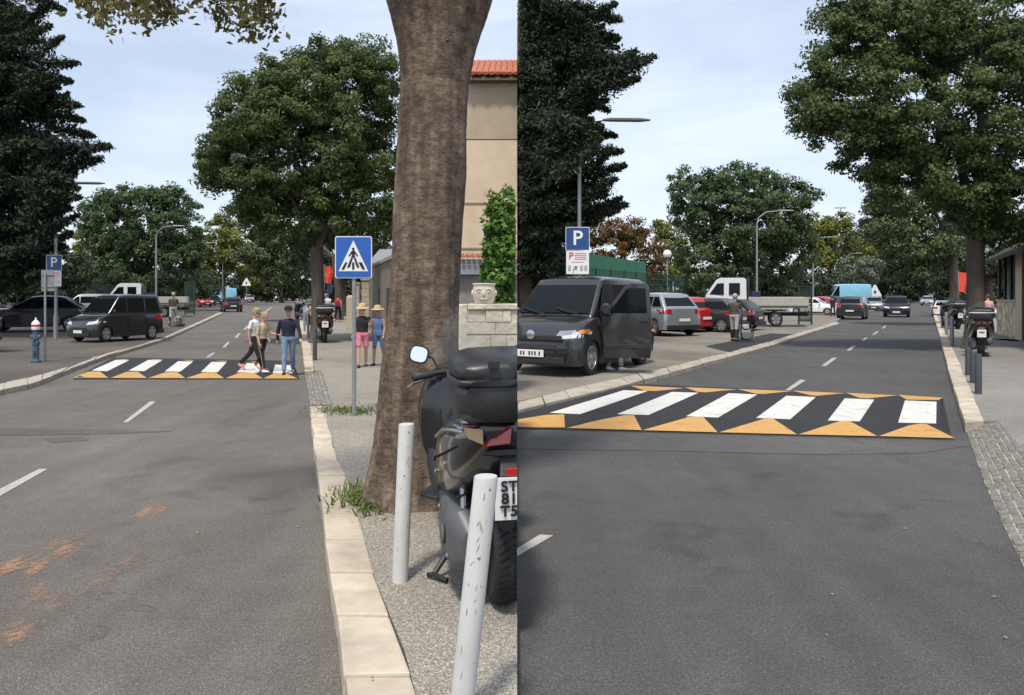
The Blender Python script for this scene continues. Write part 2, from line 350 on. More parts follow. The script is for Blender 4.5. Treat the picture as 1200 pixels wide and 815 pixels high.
crossing('', ((SEAM, 503), (1119, 516)), ((SEAM, 485), (1102, 497)), ((737, 452), (1103, 468)), ((745, 450), (1104, 465)),
    [q2(p) for p in ([(88, 128), (160, 131), (318, 77), (262, 75)], [(246, 131), (320, 133), (437, 81), (375, 79)], [(408, 136), (483, 139), (575, 85), (508, 82)],
     [(572, 140), (652, 143), (712, 91), (643, 88)], [(740, 146), (815, 148), (849, 97), (780, 94)], [(905, 151), (994, 153), (995, 102), (921, 99)])],
    [q2(p) for p in ([(13, 164), (13, 146), (80, 135), (122, 134), (124, 165)], [(128, 166), (200, 148), (262, 136), (286, 136), (304, 171)], [(306, 171), (415, 140), (447, 139), (482, 176)],
     [(486, 176), (592, 144), (612, 144), (668, 181)], [(672, 181), (770, 149), (790, 149), (856, 185)], [(860, 185), (930, 160), (955, 156), (972, 157), (1038, 190)])],
    [q2(p) for p in ([(277, 64), (405, 70), (335, 77), (310, 76)], [(405, 68), (527, 73), (455, 80), (435, 79)], [(527, 72), (656, 77), (590, 84), (570, 83)],
     [(656, 76), (782, 82), (715, 88), (700, 87)], [(782, 81), (905, 87), (835, 94), (815, 93)], [(905, 86), (1010, 92), (1000, 98), (925, 97)])])
# lane dashes
for q in ([(144, 495), (150, 495), (182.5, 471), (176, 470.5)], [(-8, 577), (-8, 586), (56, 549.6), (46, 549.6)], [(241, 419), (245, 419), (252.5, 413.5), (249, 413.5)], [(260.5, 407.5), (264, 407.5), (269.5, 401), (266.5, 401)],
          [(274.5, 396), (278, 396), (282, 391), (279, 391)], [(285, 386.5), (288, 386.5), (292, 382), (289.5, 382)], [(297, 377), (299.5, 377), (303, 373), (301, 373)], [(307, 368), (309, 368), (319, 360), (317.5, 360)],
          [(SEAM, 643), (SEAM, 652), (648.5, 627.5), (632.5, 626.5)], [(920, 457.5), (926, 457.5), (944, 446), (938, 445)], [(962.6, 429), (968, 429), (981, 419.5), (975.5, 419.5)], [(992, 411), (996.5, 411), (1003, 405.5), (999, 405.5)],
          [(1009, 399.5), (1012.5, 399.5), (1017, 396), (1014, 396)], [(1022, 392.5), (1025, 392.5), (1030, 388.5), (1027.5, 388.5)], [(1033, 385), (1035.5, 385), (1039, 382), (1037, 382)]):
    sheet('lane_marking', q, DASH, .005)
A_PATCH = asphalt('asphalt_darker', (.094, .087, .080), .5, .2)
sheet('road_patch', [(-40, 501), (60, 502.5), (130, 503.5), (205, 505.5), (150, 508), (60, 510), (-40, 511)], A_PATCH, .004)  # narrow strip in a darker asphalt tone, tapering to the right
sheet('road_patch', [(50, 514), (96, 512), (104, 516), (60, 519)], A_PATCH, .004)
sheet('road_patch', [(SEAM, 504), (840, 511), (1120, 519), (1132, 506), (1160, 512), (1150, 520), (1080, 531), (960, 533), (800, 529), (SEAM, 526)], asphalt('asphalt_repair_pale', (.084, .081, .077), .5, .2), .004)
# orange dust scuffed along the wheel tracks of the left street
def dust():
    m = bpy.data.materials.new('orange_dust'); m.use_nodes = True; nt = m.node_tree; b = nt.nodes['Principled BSDF']; K = nt.links.new
    b.inputs['Base Color'].default_value = (.42, .235, .14, 1); b.inputs['Roughness'].default_value = .9
    tc = N(nt, 'ShaderNodeTexCoord'); n = N(nt, 'ShaderNodeTexNoise'); n.inputs['Scale'].default_value = 22; n.inputs['Detail'].default_value = 10; n.inputs['Roughness'].default_value = .85
    at = N(nt, 'ShaderNodeAttribute', attribute_name='tint'); K(tc.outputs['Object'], n.inputs['Vector'])
    r = N(nt, 'ShaderNodeMapRange'); r.inputs[1].default_value = .58; r.inputs[2].default_value = .74
    ad = N(nt, 'ShaderNodeMath', operation='MULTIPLY_ADD'); ad.inputs[1].default_value = .30; K(at.outputs['Fac'], ad.inputs[0]); K(n.outputs['Fac'], ad.inputs[2]); K(ad.outputs[0], r.inputs[0])
    x = N(nt, 'ShaderNodeMath', operation='MULTIPLY'); K(r.outputs[0], x.inputs[0]); K(at.outputs['Fac'], x.inputs[1]); K(x.outputs[0], b.inputs['Alpha'])
    streaks = [((20, 745), (170, 640), 26, 9, .7), ((0, 668), (40, 664), 10, 12, 1), ((66, 650), (100, 630), 10, 12, 1), ((150, 610), (182, 595), 8, 10, .9), ((10, 742), (25, 737), 5, 12, 1), ((110, 690), (205, 632), 16, 8, .6), ((150, 560), (190, 590), 8, 10, .4), ((30, 700), (55, 690), 8, 12, .8),
               ((165, 603), (215, 553), 8, 10, .5), ((200, 500), (290, 520), 12, 14, .3), ((250, 600), (290, 540), 12, 8, .35), ((0, 540), (60, 525), 10, 18, .4), ((90, 480), (205, 498), 12, 14, .25), ((60, 780), (140, 720), 10, 10, .4), ((215, 610), (260, 560), 8, 9, .3), ((120, 600), (60, 640), 10, 10, .5), ((0, 720), (60, 690), 10, 14, .5)]
    spots = []
    for a, c, n_, sz, w_ in streaks:
        for i in range(n_):
            t = random.random(); g = G(a[0]+(c[0]-a[0])*t+random.gauss(0, 6), a[1]+(c[1]-a[1])*t+random.gauss(0, 4)); s = sz*random.uniform(.4, 1.2)*g.y/F
            spots.append((g.x, g.y, s, w_*random.uniform(.5, 1)))
    spots = np.array(spots); dr = np.array([G(345, 350).x-G(100, 700).x, G(345, 350).y-G(100, 700).y]); dr = dr/np.linalg.norm(dr)
    gx = np.arange(-9.5, -.9, .045); gy = np.arange(3.2, 13.5, .06); X, Yg = np.meshgrid(gx, gy); T = np.zeros_like(X)
    for x, y, s, w_ in spots:
        u = (X-x)*dr[0]+(Yg-y)*dr[1]; v = -(X-x)*dr[1]+(Yg-y)*dr[0]; T = np.maximum(T, .85*w_*np.exp(-(u/(3.4*s))**2-(v/(.8*s))**2))
    ny, nx = X.shape; V = np.stack([X, Yg, np.full_like(X, .006)], -1).reshape(-1, 3)
    F_ = [(r*nx+c_, r*nx+c_+1, (r+1)*nx+c_+1, (r+1)*nx+c_) for r in range(ny-1) for c_ in range(nx-1) if T[r:r+2, c_:c_+2].max() > .02]
    me = bpy.data.meshes.new('orange_dust'); me.from_pydata(V.tolist(), [], F_); o = bpy.data.objects.new('orange_dust', me); col.objects.link(o); me.materials.append(m)
    a = me.attributes.new('tint', 'FLOAT', 'POINT'); a.data.foreach_set('value', T.ravel().astype(np.float32))
    return tag(o, 'scattered orange dust scuffed over the near asphalt of the left road', 'dust', kind='stuff')
dust()
# ------------------------------------------------------------------ foliage
def leafmat(name, c, c2, tl=.25, rough=.55):
    if name in MATS: return MATS[name]
    m = bpy.data.materials.new(name); m.use_nodes = True; MATS[name] = m; nt = m.node_tree; b = nt.nodes['Principled BSDF']; K = nt.links.new
    b.inputs['Roughness'].default_value = rough; b.inputs['Specular IOR Level'].default_value = .35
    at = N(nt, 'ShaderNodeAttribute', attribute_name='tint'); r = N(nt, 'ShaderNodeValToRGB'); e = r.color_ramp.elements
    e[0].color = tuple(c)+(1,); e[1].color = tuple(c2)+(1,); K(at.outputs['Fac'], r.inputs[0]); K(r.outputs[0], b.inputs['Base Color'])
    t = N(nt, 'ShaderNodeBsdfTranslucent'); K(r.outputs[0], t.inputs[0]); mx = N(nt, 'ShaderNodeMixShader'); mx.inputs[0].default_value = tl
    o = nt.nodes['Material Output']; K(b.outputs[0], mx.inputs[1]); K(t.outputs[0], mx.inputs[2]); K(mx.outputs[0], o.inputs[0]); return m
def leaves(name, P, Nn, size, tint, m, parent=None, aspect=.55, side=None):
    """P (n,3) centres, Nn (n,3) rough normals, one diamond shaped leaf each"""
    n = len(P)
    if side:
        d = P[:, 0]-P[:, 1]*(SEAM-600)/F; mg = np.asarray(size)*1.0
        k = d < -mg if side == 'L' else d > mg
        P, Nn, size, tint = P[k], Nn[k], size[k], tint[k]; n = len(P)
    Nn = Nn+rng.normal(0, .75, (n, 3)); Nn /= np.linalg.norm(Nn, axis=1)[:, None]+1e-9
    a = np.cross(Nn, rng.normal(0, 1, (n, 3))); a /= np.linalg.norm(a, axis=1)[:, None]+1e-9; b = np.cross(Nn, a)
    s = size[:, None]
    V = np.stack([P+a*s, P+b*s*aspect+Nn*s*.12, P-a*s, P-b*s*aspect+Nn*s*.12], 1).reshape(-1, 3)
    me = bpy.data.meshes.new(name); me.vertices.add(4*n); me.vertices.foreach_set('co', V.ravel().astype(np.float32))
    me.loops.add(4*n); me.loops.foreach_set('vertex_index', np.arange(4*n, dtype=np.int32)); me.polygons.add(n)
    me.polygons.foreach_set('loop_start', np.arange(0, 4*n, 4, dtype=np.int32)); me.update(calc_edges=True)
    at = me.attributes.new('tint', 'FLOAT', 'FACE'); at.data.foreach_set('value', np.clip(tint, 0, 1).astype(np.float32))
    me.materials.append(m); o = bpy.data.objects.new(name, me); col.objects.link(o)
    if parent: o.parent = parent; o.matrix_parent_inverse = parent.matrix_world.inverted()
    return o
def unit(n):
    v = rng.normal(0, 1, (n, 3)); return v/np.linalg.norm(v, axis=1)[:, None]
def blob_points(blobs, Y, dens, leafpx, clumppx, dz=1.0, fill=.25, squash=.7):
    """blobs: photo ellipses (px, py, rx, ry[, dY]) ; returns leaf centres, normals, sizes, tints"""
    Ps, Ns, Ss, Ts = [], [], [], []; leafpx = leafpx*.76
    for bl in blobs:
        px, py, rx, ry = bl[:4]; y = Y+(bl[4] if len(bl) > 4 else 0); k = y/F
        c = np.array([(px-600)*k, y, CH-(py-HY)*k]); rad = np.array([rx*k, max(rx, ry)*.85*k*dz, ry*k])
        nc = max(6, int(3.8*rx*ry/(clumppx**2)*(1+fill)))
        d = unit(nc); rr = np.where(rng.random(nc) < fill, rng.uniform(.3, .8, nc), rng.uniform(.80, 1.0, nc))
        cc = c+d*rad*rr[:, None]; tc_ = rng.normal(.42, .2, nc)
        m = max(4, int(dens*2.6*(clumppx/leafpx)**2)); cr_ = clumppx*k*rng.uniform(.6, 1.25, nc)
        off = unit(nc*m)*(rng.random(nc*m)**.45)[:, None]; off[:, 2] *= squash
        P = np.repeat(cc, m, 0)+off*np.repeat(cr_, m)[:, None]
        Ps.append(P); Ns.append(np.repeat(d, m, 0)*.5+off*.9+np.array([0, 0, .5])); Ss.append(leafpx*k*rng.uniform(.55, 1.2, nc*m))
        Ts.append(np.repeat(tc_, m)+rng.normal(0, .16, nc*m)+off[:, 2]*.15)
    return np.vstack(Ps), np.vstack(Ns), np.concatenate(Ss), np.concatenate(Ts)
BARK = mat('bark_grey', (.085, .07, .055), .95, var=.35, scale=5, bump=.8, bscale=14, stretch=(1, 1, .35))
def trunk_mesh(base, ends, r0, Y, parent, fork=None, m=None, name='trunk', lean=(0, 0)):
    b = MB(); base = Vector(base); fork = Vector(fork)
    mid = base.lerp(fork, .5)+Vector((r0*.15, 0, 0))
    b.tube([base-Vector((0, 0, .1)), base+Vector((0, 0, .12)), base.lerp(fork, .15), mid, fork], [r0*1.55, r0*1.22, r0*1.0, r0*.92, r0*.95], 14)
    for e in ends:
        e = Vector(e); q = fork.lerp(e, .45)+Vector((random.uniform(-.2, .2), random.uniform(-.2, .2), .15*(e-fork).length))
        b.tube([fork-Vector((0, 0, r0)), fork.lerp(q, .4), q, e], [r0*.62, r0*.5, r0*.33, r0*.08], 9)
        for _ in range(2):
            s = fork.lerp(e, random.uniform(.5, .8)); e2 = s+Vector((random.gauss(0, 1), random.gauss(0, 1), abs(random.gauss(0, .7))))*(e-fork).length*.22
            b.tube([s, s.lerp(e2, .5)+Vector((0, 0, .1)), e2], [r0*.22, r0*.14, r0*.04], 6)
    o = b.build(name, m or BARK, parent, smooth=True); o.matrix_parent_inverse = parent.matrix_world.inverted(); return o
def tree(name, label, blobs, Y, base, fork, r0, m, leafpx=3.2, clumppx=13, dens=1.5, side=None, group=None, fill=.25, squash=.7, cat='tree', dz=1.0, aspect=.55, nlimb=5, zb=0.1):
    k = Y/F
    bl = Vector(((base[0]-600)*k, Y, zb)); root = empty(name, bl); bpy.context.view_layer.update()
    tag(root, label, cat, group)
    P, Nn, S, T = blob_points(blobs, Y, dens, leafpx, clumppx, dz, fill, squash)
    leaves('crown', P, Nn, S, T, m, root, aspect, side)
    f = PX(fork[0], fork[1], Y); bs = sorted(blobs, key=lambda q: -q[2]*q[3])[:nlimb]
    t = trunk_mesh(bl, [PX(q[0], q[1], Y+(q[4] if len(q) > 4 else 0)) for q in bs], r0, Y, root, fork=f)
    if side: clip(t, side)
    return root
GR1 = leafmat('leaf_hackberry', (.048, .084, .028), (.170, .215, .074), .42)
GR2 = leafmat('leaf_round', (.040, .074, .032), (.125, .175, .065), .35)
GR3 = leafmat('leaf_yellow_green', (.09, .11, .02), (.24, .25, .05), .3)
GR4 = leafmat('leaf_olive', (.060, .086, .034), (.150, .178, .075))
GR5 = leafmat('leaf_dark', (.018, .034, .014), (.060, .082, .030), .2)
AUT = leafmat('leaf_autumn', (.06, .075, .02), (.26, .10, .04), .3)
OLV = leafmat('leaf_silver', (.10, .12, .08), (.22, .24, .18), .2)
PIN = leafmat('needle', (.011, .021, .012), (.050, .070, .030), .08, .7)
HED = leafmat('leaf_hedge', (.05, .12, .02), (.20, .33, .06), .35, .4)
# ---- left street trees
tree('broadleaf_tree', 'large dense dome shaped tree on the right pavement behind the crosswalk sign', [(345, 165, 95, 100), (300, 200, 62, 62), (262, 185, 28, 38), (380, 120, 78, 66), (430, 150, 55, 92), (415, 235, 60, 60), (350, 250, 56, 42), (445, 90, 28, 40), (300, 130, 45, 40), (400, 60, 50, 18), (250, 200, 26, 30), (330, 110, 40, 24), (290, 240, 30, 16)],
     27, (372, 0), (371, 290), .24, GR1, 3.0, 13, 1.6, zb=.12)
tree('broadleaf_tree', 'round dark green tree behind the white truck cab on the left street', [(165, 270, 60, 48), (130, 265, 34, 42), (205, 265, 30, 44), (160, 310, 62, 34), (215, 305, 24, 36), (190, 235, 30, 18), (140, 235, 26, 18)],
     75, (166, 0), (166, 318), .35, GR2, 2.6, 9, 1.7, zb=.1)
tree('broadleaf_tree', 'yellow green tree behind the curved street lamps of the left street', [(255, 290, 26, 34), (240, 315, 24, 24), (280, 295, 22, 30), (262, 262, 16, 12), (108, 290, 24, 32), (298, 318, 16, 20)],
     120, (262, 0), (262, 325), .3, GR3, 2.4, 8, 1.6)
tree('broadleaf_tree', 'greyish olive tree overhanging the left road beyond the big dome shaped tree', [(305, 285, 26, 38), (325, 300, 30, 36), (345, 285, 30, 34), (300, 260, 16, 22)],
     50, (398, 0), (392, 300), .22, GR4, 2.6, 9, 1.6, zb=.12)
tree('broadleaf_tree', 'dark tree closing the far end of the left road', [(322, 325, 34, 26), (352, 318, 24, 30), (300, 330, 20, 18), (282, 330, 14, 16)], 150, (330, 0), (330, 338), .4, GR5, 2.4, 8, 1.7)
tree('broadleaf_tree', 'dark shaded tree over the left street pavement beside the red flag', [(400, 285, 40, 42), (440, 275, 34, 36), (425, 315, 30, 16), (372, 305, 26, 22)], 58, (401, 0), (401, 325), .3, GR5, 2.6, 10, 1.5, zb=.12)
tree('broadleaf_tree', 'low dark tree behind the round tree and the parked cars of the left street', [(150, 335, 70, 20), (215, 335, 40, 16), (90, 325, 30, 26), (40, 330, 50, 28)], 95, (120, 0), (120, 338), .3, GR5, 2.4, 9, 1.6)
# ---- right street trees
tree('broadleaf_tree', 'biggest tree, its wide dense crown filling the upper right of the right street', [(1110, 120, 110, 100), (1010, 110, 62, 80), (960, 110, 34, 55), (1060, 40, 80, 60), (1150, 40, 90, 80), (1180, 190, 90, 85), (1100, 215, 80, 55), (1030, 175, 56, 40), (990, 35, 42, 46), (1010, 5, 50, 40), (1180, 250, 70, 40), (975, 150, 30, 30)],
     24, (1141, 0), (1143, 270), .27, GR1, 3.4, 15, 1.6, zb=.12)
tree('broadleaf_tree', 'round dark green tree standing behind the white dropside truck', [(870, 260, 68, 60), (825, 240, 38, 40), (915, 250, 36, 46), (870, 215, 46, 24), (850, 305, 60, 36), (925, 300, 28, 44), (800, 225, 18, 28), (945, 228, 14, 10)],
     75, (872, 0), (872, 325), .4, GR2, 2.8, 10, 1.7)
tree('broadleaf_tree', 'yellow green tree between the street lamps of the right street', [(975, 285, 26, 32), (960, 310, 26, 26), (1005, 305, 20, 24), (985, 262, 16, 12), (962, 270, 16, 20)], 120, (975, 0), (975, 325), .3, GR3, 2.4, 8, 1.6)
tree('autumn_tree', 'tree with reddish brown autumn leaves above the green board wall', [(720, 285, 36, 28), (752, 300, 26, 26), (693, 272, 18, 16), (738, 272, 28, 14), (765, 320, 16, 22), (655, 300, 30, 34)], 60, (730, 0), (730, 325), .25, AUT, 2.6, 9, 1.5, side='R')
tree('broadleaf_tree', 'pale green slender tree behind the white globe lamp of the right street', [(785, 285, 20, 24), (775, 270, 14, 12), (795, 310, 18, 26)], 90, (786, 0), (786, 325), .22, GR3, 2.4, 8, 1.4)
tree('broadleaf_tree', 'greyish olive tree reaching over the right road beyond the biggest tree', [(1045, 255, 30, 42), (1065, 285, 34, 44), (1090, 270, 34, 50), (1075, 225, 36, 26), (1030, 230, 16, 22)], 44, (1118, 0), (1116, 290), .25, GR4, 2.8, 10, 1.6, zb=.12)
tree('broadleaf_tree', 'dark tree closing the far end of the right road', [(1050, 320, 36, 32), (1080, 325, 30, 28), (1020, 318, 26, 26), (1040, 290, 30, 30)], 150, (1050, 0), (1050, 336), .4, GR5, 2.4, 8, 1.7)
tree('olive_tree', 'small silvery olive tree behind the blue van of the right street', [(1005, 318, 24, 18), (1020, 310, 14, 12), (990, 325, 14, 12)], 110, (1008, 0), (1008, 330), .2, OLV, 2.2, 7, 1.5)
tree('broadleaf_tree', 'tall dark tree on the skyline left of the right road end', [(1015, 285, 24, 26), (1038, 272, 22, 24), (1005, 300, 22, 24)], 170, (1020, 0), (1020, 325), .4, GR5, 2.4, 8, 1.7)
tree('broadleaf_tree', 'dark tree over the right street pavement behind the scooter and stone house', [(1150, 290, 46, 46), (1185, 270, 34, 30), (1120, 300, 26, 34), (1200, 300, 24, 24)], 60, (1160, 0), (1158, 325), .3, GR5, 2.8, 10, 1.5, zb=.12)
tree('broadleaf_tree', 'low dark tree behind the parked red and grey cars of the right street', [(800, 335, 50, 24), (870, 335, 50, 22), (925, 335, 36, 24), (740, 335, 40, 22), (985, 338, 26, 16)], 100, (840, 0), (840, 338), .3, GR5, 2.4, 9, 1.6)
def pine(label, Y, axis, tips, mass, side=None, seedv=1, scale=1.0, topz=None, basey=0):
    root = empty('pine_tree', Vector(((axis-600)*Y/F, Y, .1))); bpy.context.view_layer.update(); tag(root, label, 'pine tree')
    k = Y/F; Ps, Ns, Ss, Ts = [], [], [], []; lim = MB()
    T = list(tips)
    for (px, py, rx, ry) in mass:
        for _ in range(int(rx*ry/48)):
            a = random.uniform(0, 2*math.pi); r_ = math.sqrt(random.random()); T.append((px+rx*r_*math.cos(a), py+ry*r_*math.sin(a), random.uniform(20, 50), random.uniform(-.45, 1)))
    for t in T:
        px, py = t[:2]; ln = (t[2] if len(t) > 2 else 60)*scale; dy = (t[3] if len(t) > 3 else random.uniform(-.4, .2))*Y*.12
        tip = np.array(PX(px, py, Y+dy)); sgn = 1 if px > axis else -1
        st = tip+np.array([-sgn*ln*k, random.uniform(-.3, .3)*ln*k, -random.uniform(-.35, .75)*ln*k])
        n = int(ln*17); u = rng.random(n)**.8; wd = (1.05-u)*.30*ln*k+.035*ln*k
        c = st+(tip-st)*u[:, None]+np.array([0, 0, 1])*(np.sin(u*3)*.0)[:, None]
        off = rng.normal(0, .5, (n, 3)); off[:, 2] *= .8
        Ps.append(c+off*wd[:, None]); Ns.append(rng.normal(0, 1, (n, 3))+np.array([sgn*.2, 0, .6])); Ss.append(2.9*k*rng.uniform(.6, 1.5, n)*scale)
        Ts.append(np.clip(rng.normal(.35, .22)+rng.normal(0, .15, n)+(u-.5)*.3, 0, 1))
        if t[2:3] and random.random() < .5: lim.tube([tuple(st), tuple((st+tip)/2), tuple(tip)], [.05*Y/25, .035*Y/25, .01], 5)
    q = blob_points([(m_[0], m_[1], m_[2]*.86, m_[3]*.86) for m_ in mass], Y, 1.1, 3.4, 14, .9, .5, .8); Ps.append(q[0]); Ns.append(q[1]); Ss.append(q[2]); Ts.append(q[3]*.8)
    leaves('crown', np.vstack(Ps), np.vstack(Ns), np.concatenate(Ss), np.concatenate(Ts), PIN, root, .33, side)
    ax = (axis-600)*k
    top = CH+HY*k+1.5
    lim.tube([(ax, Y, -.1), (ax, Y, 1), (ax, Y, top*.5), (ax, Y, top)], [.5, .38, .28, .1], 12)
    o = lim.build('trunk', BARK, root, smooth=True); o.matrix_parent_inverse = root.matrix_world.inverted()
    if side: clip(o, side)
    return root
pine('dark conifer filling the upper left edge of the left street', 31, -30,
     [(62, 4, 40), (76, 12, 45), (60, 30, 40), (52, 48, 30), (74, 43, 30), (91, 74, 50), (84, 96, 45), (80, 110, 40), (94, 124, 40), (98, 142, 45), (129, 172, 62), (118, 186, 55), (104, 180, 50), (90, 200, 40), (95, 232, 40), (92, 252, 40), (84, 272, 40), (78, 290, 40), (92, 222, 45, -.75), (88, 232, 45, -.75), (82, 244, 45, -.75), (78, 258, 45, -.75), (85, 214, 40, -.75), (76, 226, 45, -.8), (110, 160, 50)],
     [(10, 50, 46, 60), (20, 130, 56, 60), (45, 185, 48, 34), (25, 240, 60, 46), (15, 290, 60, 34), (-40, 150, 60, 150), (20, 322, 50, 14)], scale=1.0)
pine('dark conifer on the right street above the blue parking sign', 25, 612,
     [(722, 4, 50), (728, 24, 55), (726, 45, 55), (766, 66, 75), (758, 72, 70), (748, 92, 60), (738, 80, 60), (712, 118, 45), (714, 130, 40), (722, 160, 45), (729, 178, 50), (733, 194, 50), (722, 210, 45), (728, 232, 45), (735, 240, 45), (722, 248, 40), (706, 148, 45, -1.3), (702, 160, 45, -1.3), (697, 174, 45, -1.25), (694, 140, 40, -1.3), (690, 165, 45, -1.3), (686, 182, 45, -1.25), (692, 152, 45, -1.3), (700, 262, 30), (745, 60, 70)],
     [(640, 40, 66, 60), (675, 60, 52, 46), (650, 120, 56, 50), (665, 180, 48, 50), (650, 240, 50, 40), (690, 225, 26, 34), (625, 290, 34, 50), (600, 120, 50, 200)], side='R')
# ---- big plane-like trunk beside the scooter
def big_tree():
    Y = 1.73*F/241; root = empty('broadleaf_tree', Vector(((478-600)/F*Y, Y, .12))); bpy.context.view_layer.update()
    tag(root, 'thick bare brown trunk between the crosswalk sign and the black scooter', 'tree')
    rows = [(-260, 430, 640), (-130, 440, 606), (-60, 446, 592), (-20, 450, 582), (0, 453, 577), (20, 458, 571), (45, 464, 562), (70, 468, 555), (100, 470, 549), (150, 467, 546), (200, 464, 545), (250, 461, 542), (300, 459, 540),
            (350, 456, 538.5), (400, 450, 537.5), (440, 445, 538), (480, 441, 539), (520, 437, 541), (550, 431, 543), (575, 424, 547), (592, 417, 551), (604, 411, 556)]
    from mathutils import noise as MN
    dense = []
    for (y0, l0, r0_), (y1, l1, r1_) in zip(rows, rows[1:]):
        k = max(1, int((y1-y0)/5)); dense += [(y0+(y1-y0)*t/k, l0+(l1-l0)*t/k, r0_+(r1_-r0_)*t/k) for t in range(k)]
    rows = dense+[rows[-1]]; n = 110; vs = []
    for (py, l, r) in rows:
        c = PX((l+r)/2, py, Y); rad = (r-l)/2/F*Y; low = max(0, (py-455)/130); hi = max(0, min(1.6, (120-py)/110))
        for j in range(n):
            t = 2*math.pi*j/n; u = Vector((math.cos(t), math.sin(t), 0)); q = u*2.2+Vector((0, 0, c.z*.9))
            nn = MN.noise(q)*.035+MN.noise(u*5+Vector((0, 0, c.z*1.6)))*.020+MN.noise(u*14+Vector((3, 0, c.z*16)))*.010+MN.noise(u*30+Vector((0, 7, c.z*34)))*.006
            rr = rad*(1+nn*(1.3+low)+.10*low*max(0, math.sin(3*t+2.4))**2-.03*low)
            if hi > 0: rr *= 1-.20*hi*max(0, 1-abs(math.cos(t)+.05)*3.0)*(math.sin(t) < 0)
            vs.append((c.x+rr*math.cos(t), c.y+rr*.92*math.sin(t), c.z))
    fs = [(i*n+j, i*n+(j+1) % n, (i+1)*n+(j+1) % n, (i+1)*n+j) for i in range(len(rows)-1) for j in range(n)]
    b = MB().add(vs, fs)
    f1 = PX(500, -120, Y); f2 = PX(580, -130, Y)
    b.tube([PX(492, -60, Y), PX(478, -200, Y), PX(420, -420, Y), PX(330, -520, Y-.6)], [.30, .24, .17, .1], 16)
    b.tube([PX(540, -60, Y), PX(585, -200, Y), PX(640, -500, Y+.5), PX(680, -800, Y+1)], [.33, .27, .2, .1], 16)
    b.tube([PX(330, -520, Y-.6), PX(255, -420, Y-.9), PX(215, -200, Y-1.0), PX(200, -40, Y-1.0)], [.1, .07, .04, .012], 8)
    # knot and branch scar
    m = bpy.data.materials.new('bark_brown'); m.use_nodes = True; nt = m.node_tree; p = nt.nodes['Principled BSDF']; K = nt.links.new; p.inputs['Roughness'].default_value = .85; p.inputs['Specular IOR Level'].default_value = .25
    tc = N(nt, 'ShaderNodeTexCoord')
    def nz(scl, st, det=8, rg=.65):
        mp = N(nt, 'ShaderNodeMapping'); mp.inputs['Scale'].default_value = st; K(tc.outputs['Object'], mp.inputs['Vector'])
        x = N(nt, 'ShaderNodeTexNoise'); x.inputs['Scale'].default_value = scl; x.inputs['Detail'].default_value = det; x.inputs['Roughness'].default_value = rg; K(mp.outputs[0], x.inputs['Vector']); return x.outputs['Fac']
    a0_ = nz(7, (1, 1, 2.6), 12, .78); a1_ = nz(15, (1, 1, 1.3), 8, .7); mm = N(nt, 'ShaderNodeMath', operation='MULTIPLY_ADD'); mm.inputs[1].default_value = .5; K(a0_, mm.inputs[0]); m2_ = N(nt, 'ShaderNodeMath', operation='MULTIPLY'); m2_.inputs[1].default_value = .5; K(a1_, m2_.inputs[0]); K(m2_.outputs[0], mm.inputs[2]); a = mm.outputs[0]
    bb = nz(2.6, (2.4, 2.4, .22)); c3 = nz(34, (1, 1, 1.5))
    r1 = N(nt, 'ShaderNodeValToRGB'); e = r1.color_ramp.elements; e[0].position = .38; e[0].color = (.080, .056, .042, 1); e[1].position = .62; e[1].color = (.265, .200, .150, 1)
    q = e.new(.5); q.color = (.155, .113, .082, 1); K(a, r1.inputs[0])
    r2 = N(nt, 'ShaderNodeMapRange'); r2.inputs[1].default_value = .35; r2.inputs[2].default_value = .66; r2.inputs[3].default_value = .50; r2.inputs[4].default_value = 1.28; K(bb, r2.inputs[0])
    bl_ = nz(5.5, (1, 1, .8), 4, .6); r4 = N(nt, 'ShaderNodeMapRange'); r4.inputs[1].default_value = .36; r4.inputs[2].default_value = .62; r4.inputs[3].default_value = .70; r4.inputs[4].default_value = 1.25; K(bl_, r4.inputs[0]); m5 = N(nt, 'ShaderNodeMath', operation='MULTIPLY'); K(r2.outputs[0], m5.inputs[0]); K(r4.outputs[0], m5.inputs[1])
    vm = N(nt, 'ShaderNodeVectorMath', operation='SCALE'); K(r1.outputs[0], vm.inputs[0]); K(m5.outputs[0], vm.inputs['Scale']); K(vm.outputs[0], p.inputs['Base Color'])
    ad = N(nt, 'ShaderNodeMath', operation='ADD'); K(a, ad.inputs[0]); ml = N(nt, 'ShaderNodeMath', operation='MULTIPLY'); ml.inputs[1].default_value = .5; K(c3, ml.inputs[0]); K(ml.outputs[0], ad.inputs[1])
    bp = N(nt, 'ShaderNodeBump'); bp.inputs['Strength'].default_value = 1.0; bp.inputs['Distance'].default_value = .022; K(ad.outputs[0], bp.inputs['Height']); K(bp.outputs[0], p.inputs['Normal'])
    t = b.build('trunk', m, root, smooth=True); t.matrix_parent_inverse = root.matrix_world.inverted()
    kb = MB(); c = PX(527, 55, Y); yy = c.y-.30
    for rx_, rz_, tk, a0, a1 in ((.030, .036, .008, 0, 2*math.pi), (.12, .17, .009, .5, math.pi-.5)):
        kb.tube([Vector((c.x+rx_*math.cos(a), yy+.018+.05*abs(math.cos(a))*rx_/.12, c.z+rz_*math.sin(a))) for a in np.linspace(a0, a1, 25)], tk, 6)
    kb.ball((c.x, yy+.035, c.z), (.03, .02, .035))
    o = kb.build('knot', m, root, smooth=True); o.matrix_parent_inverse = root.matrix_world.inverted()
    # overhanging foliage
    P, Nn, S, T = [], [], [], []; tw = MB()
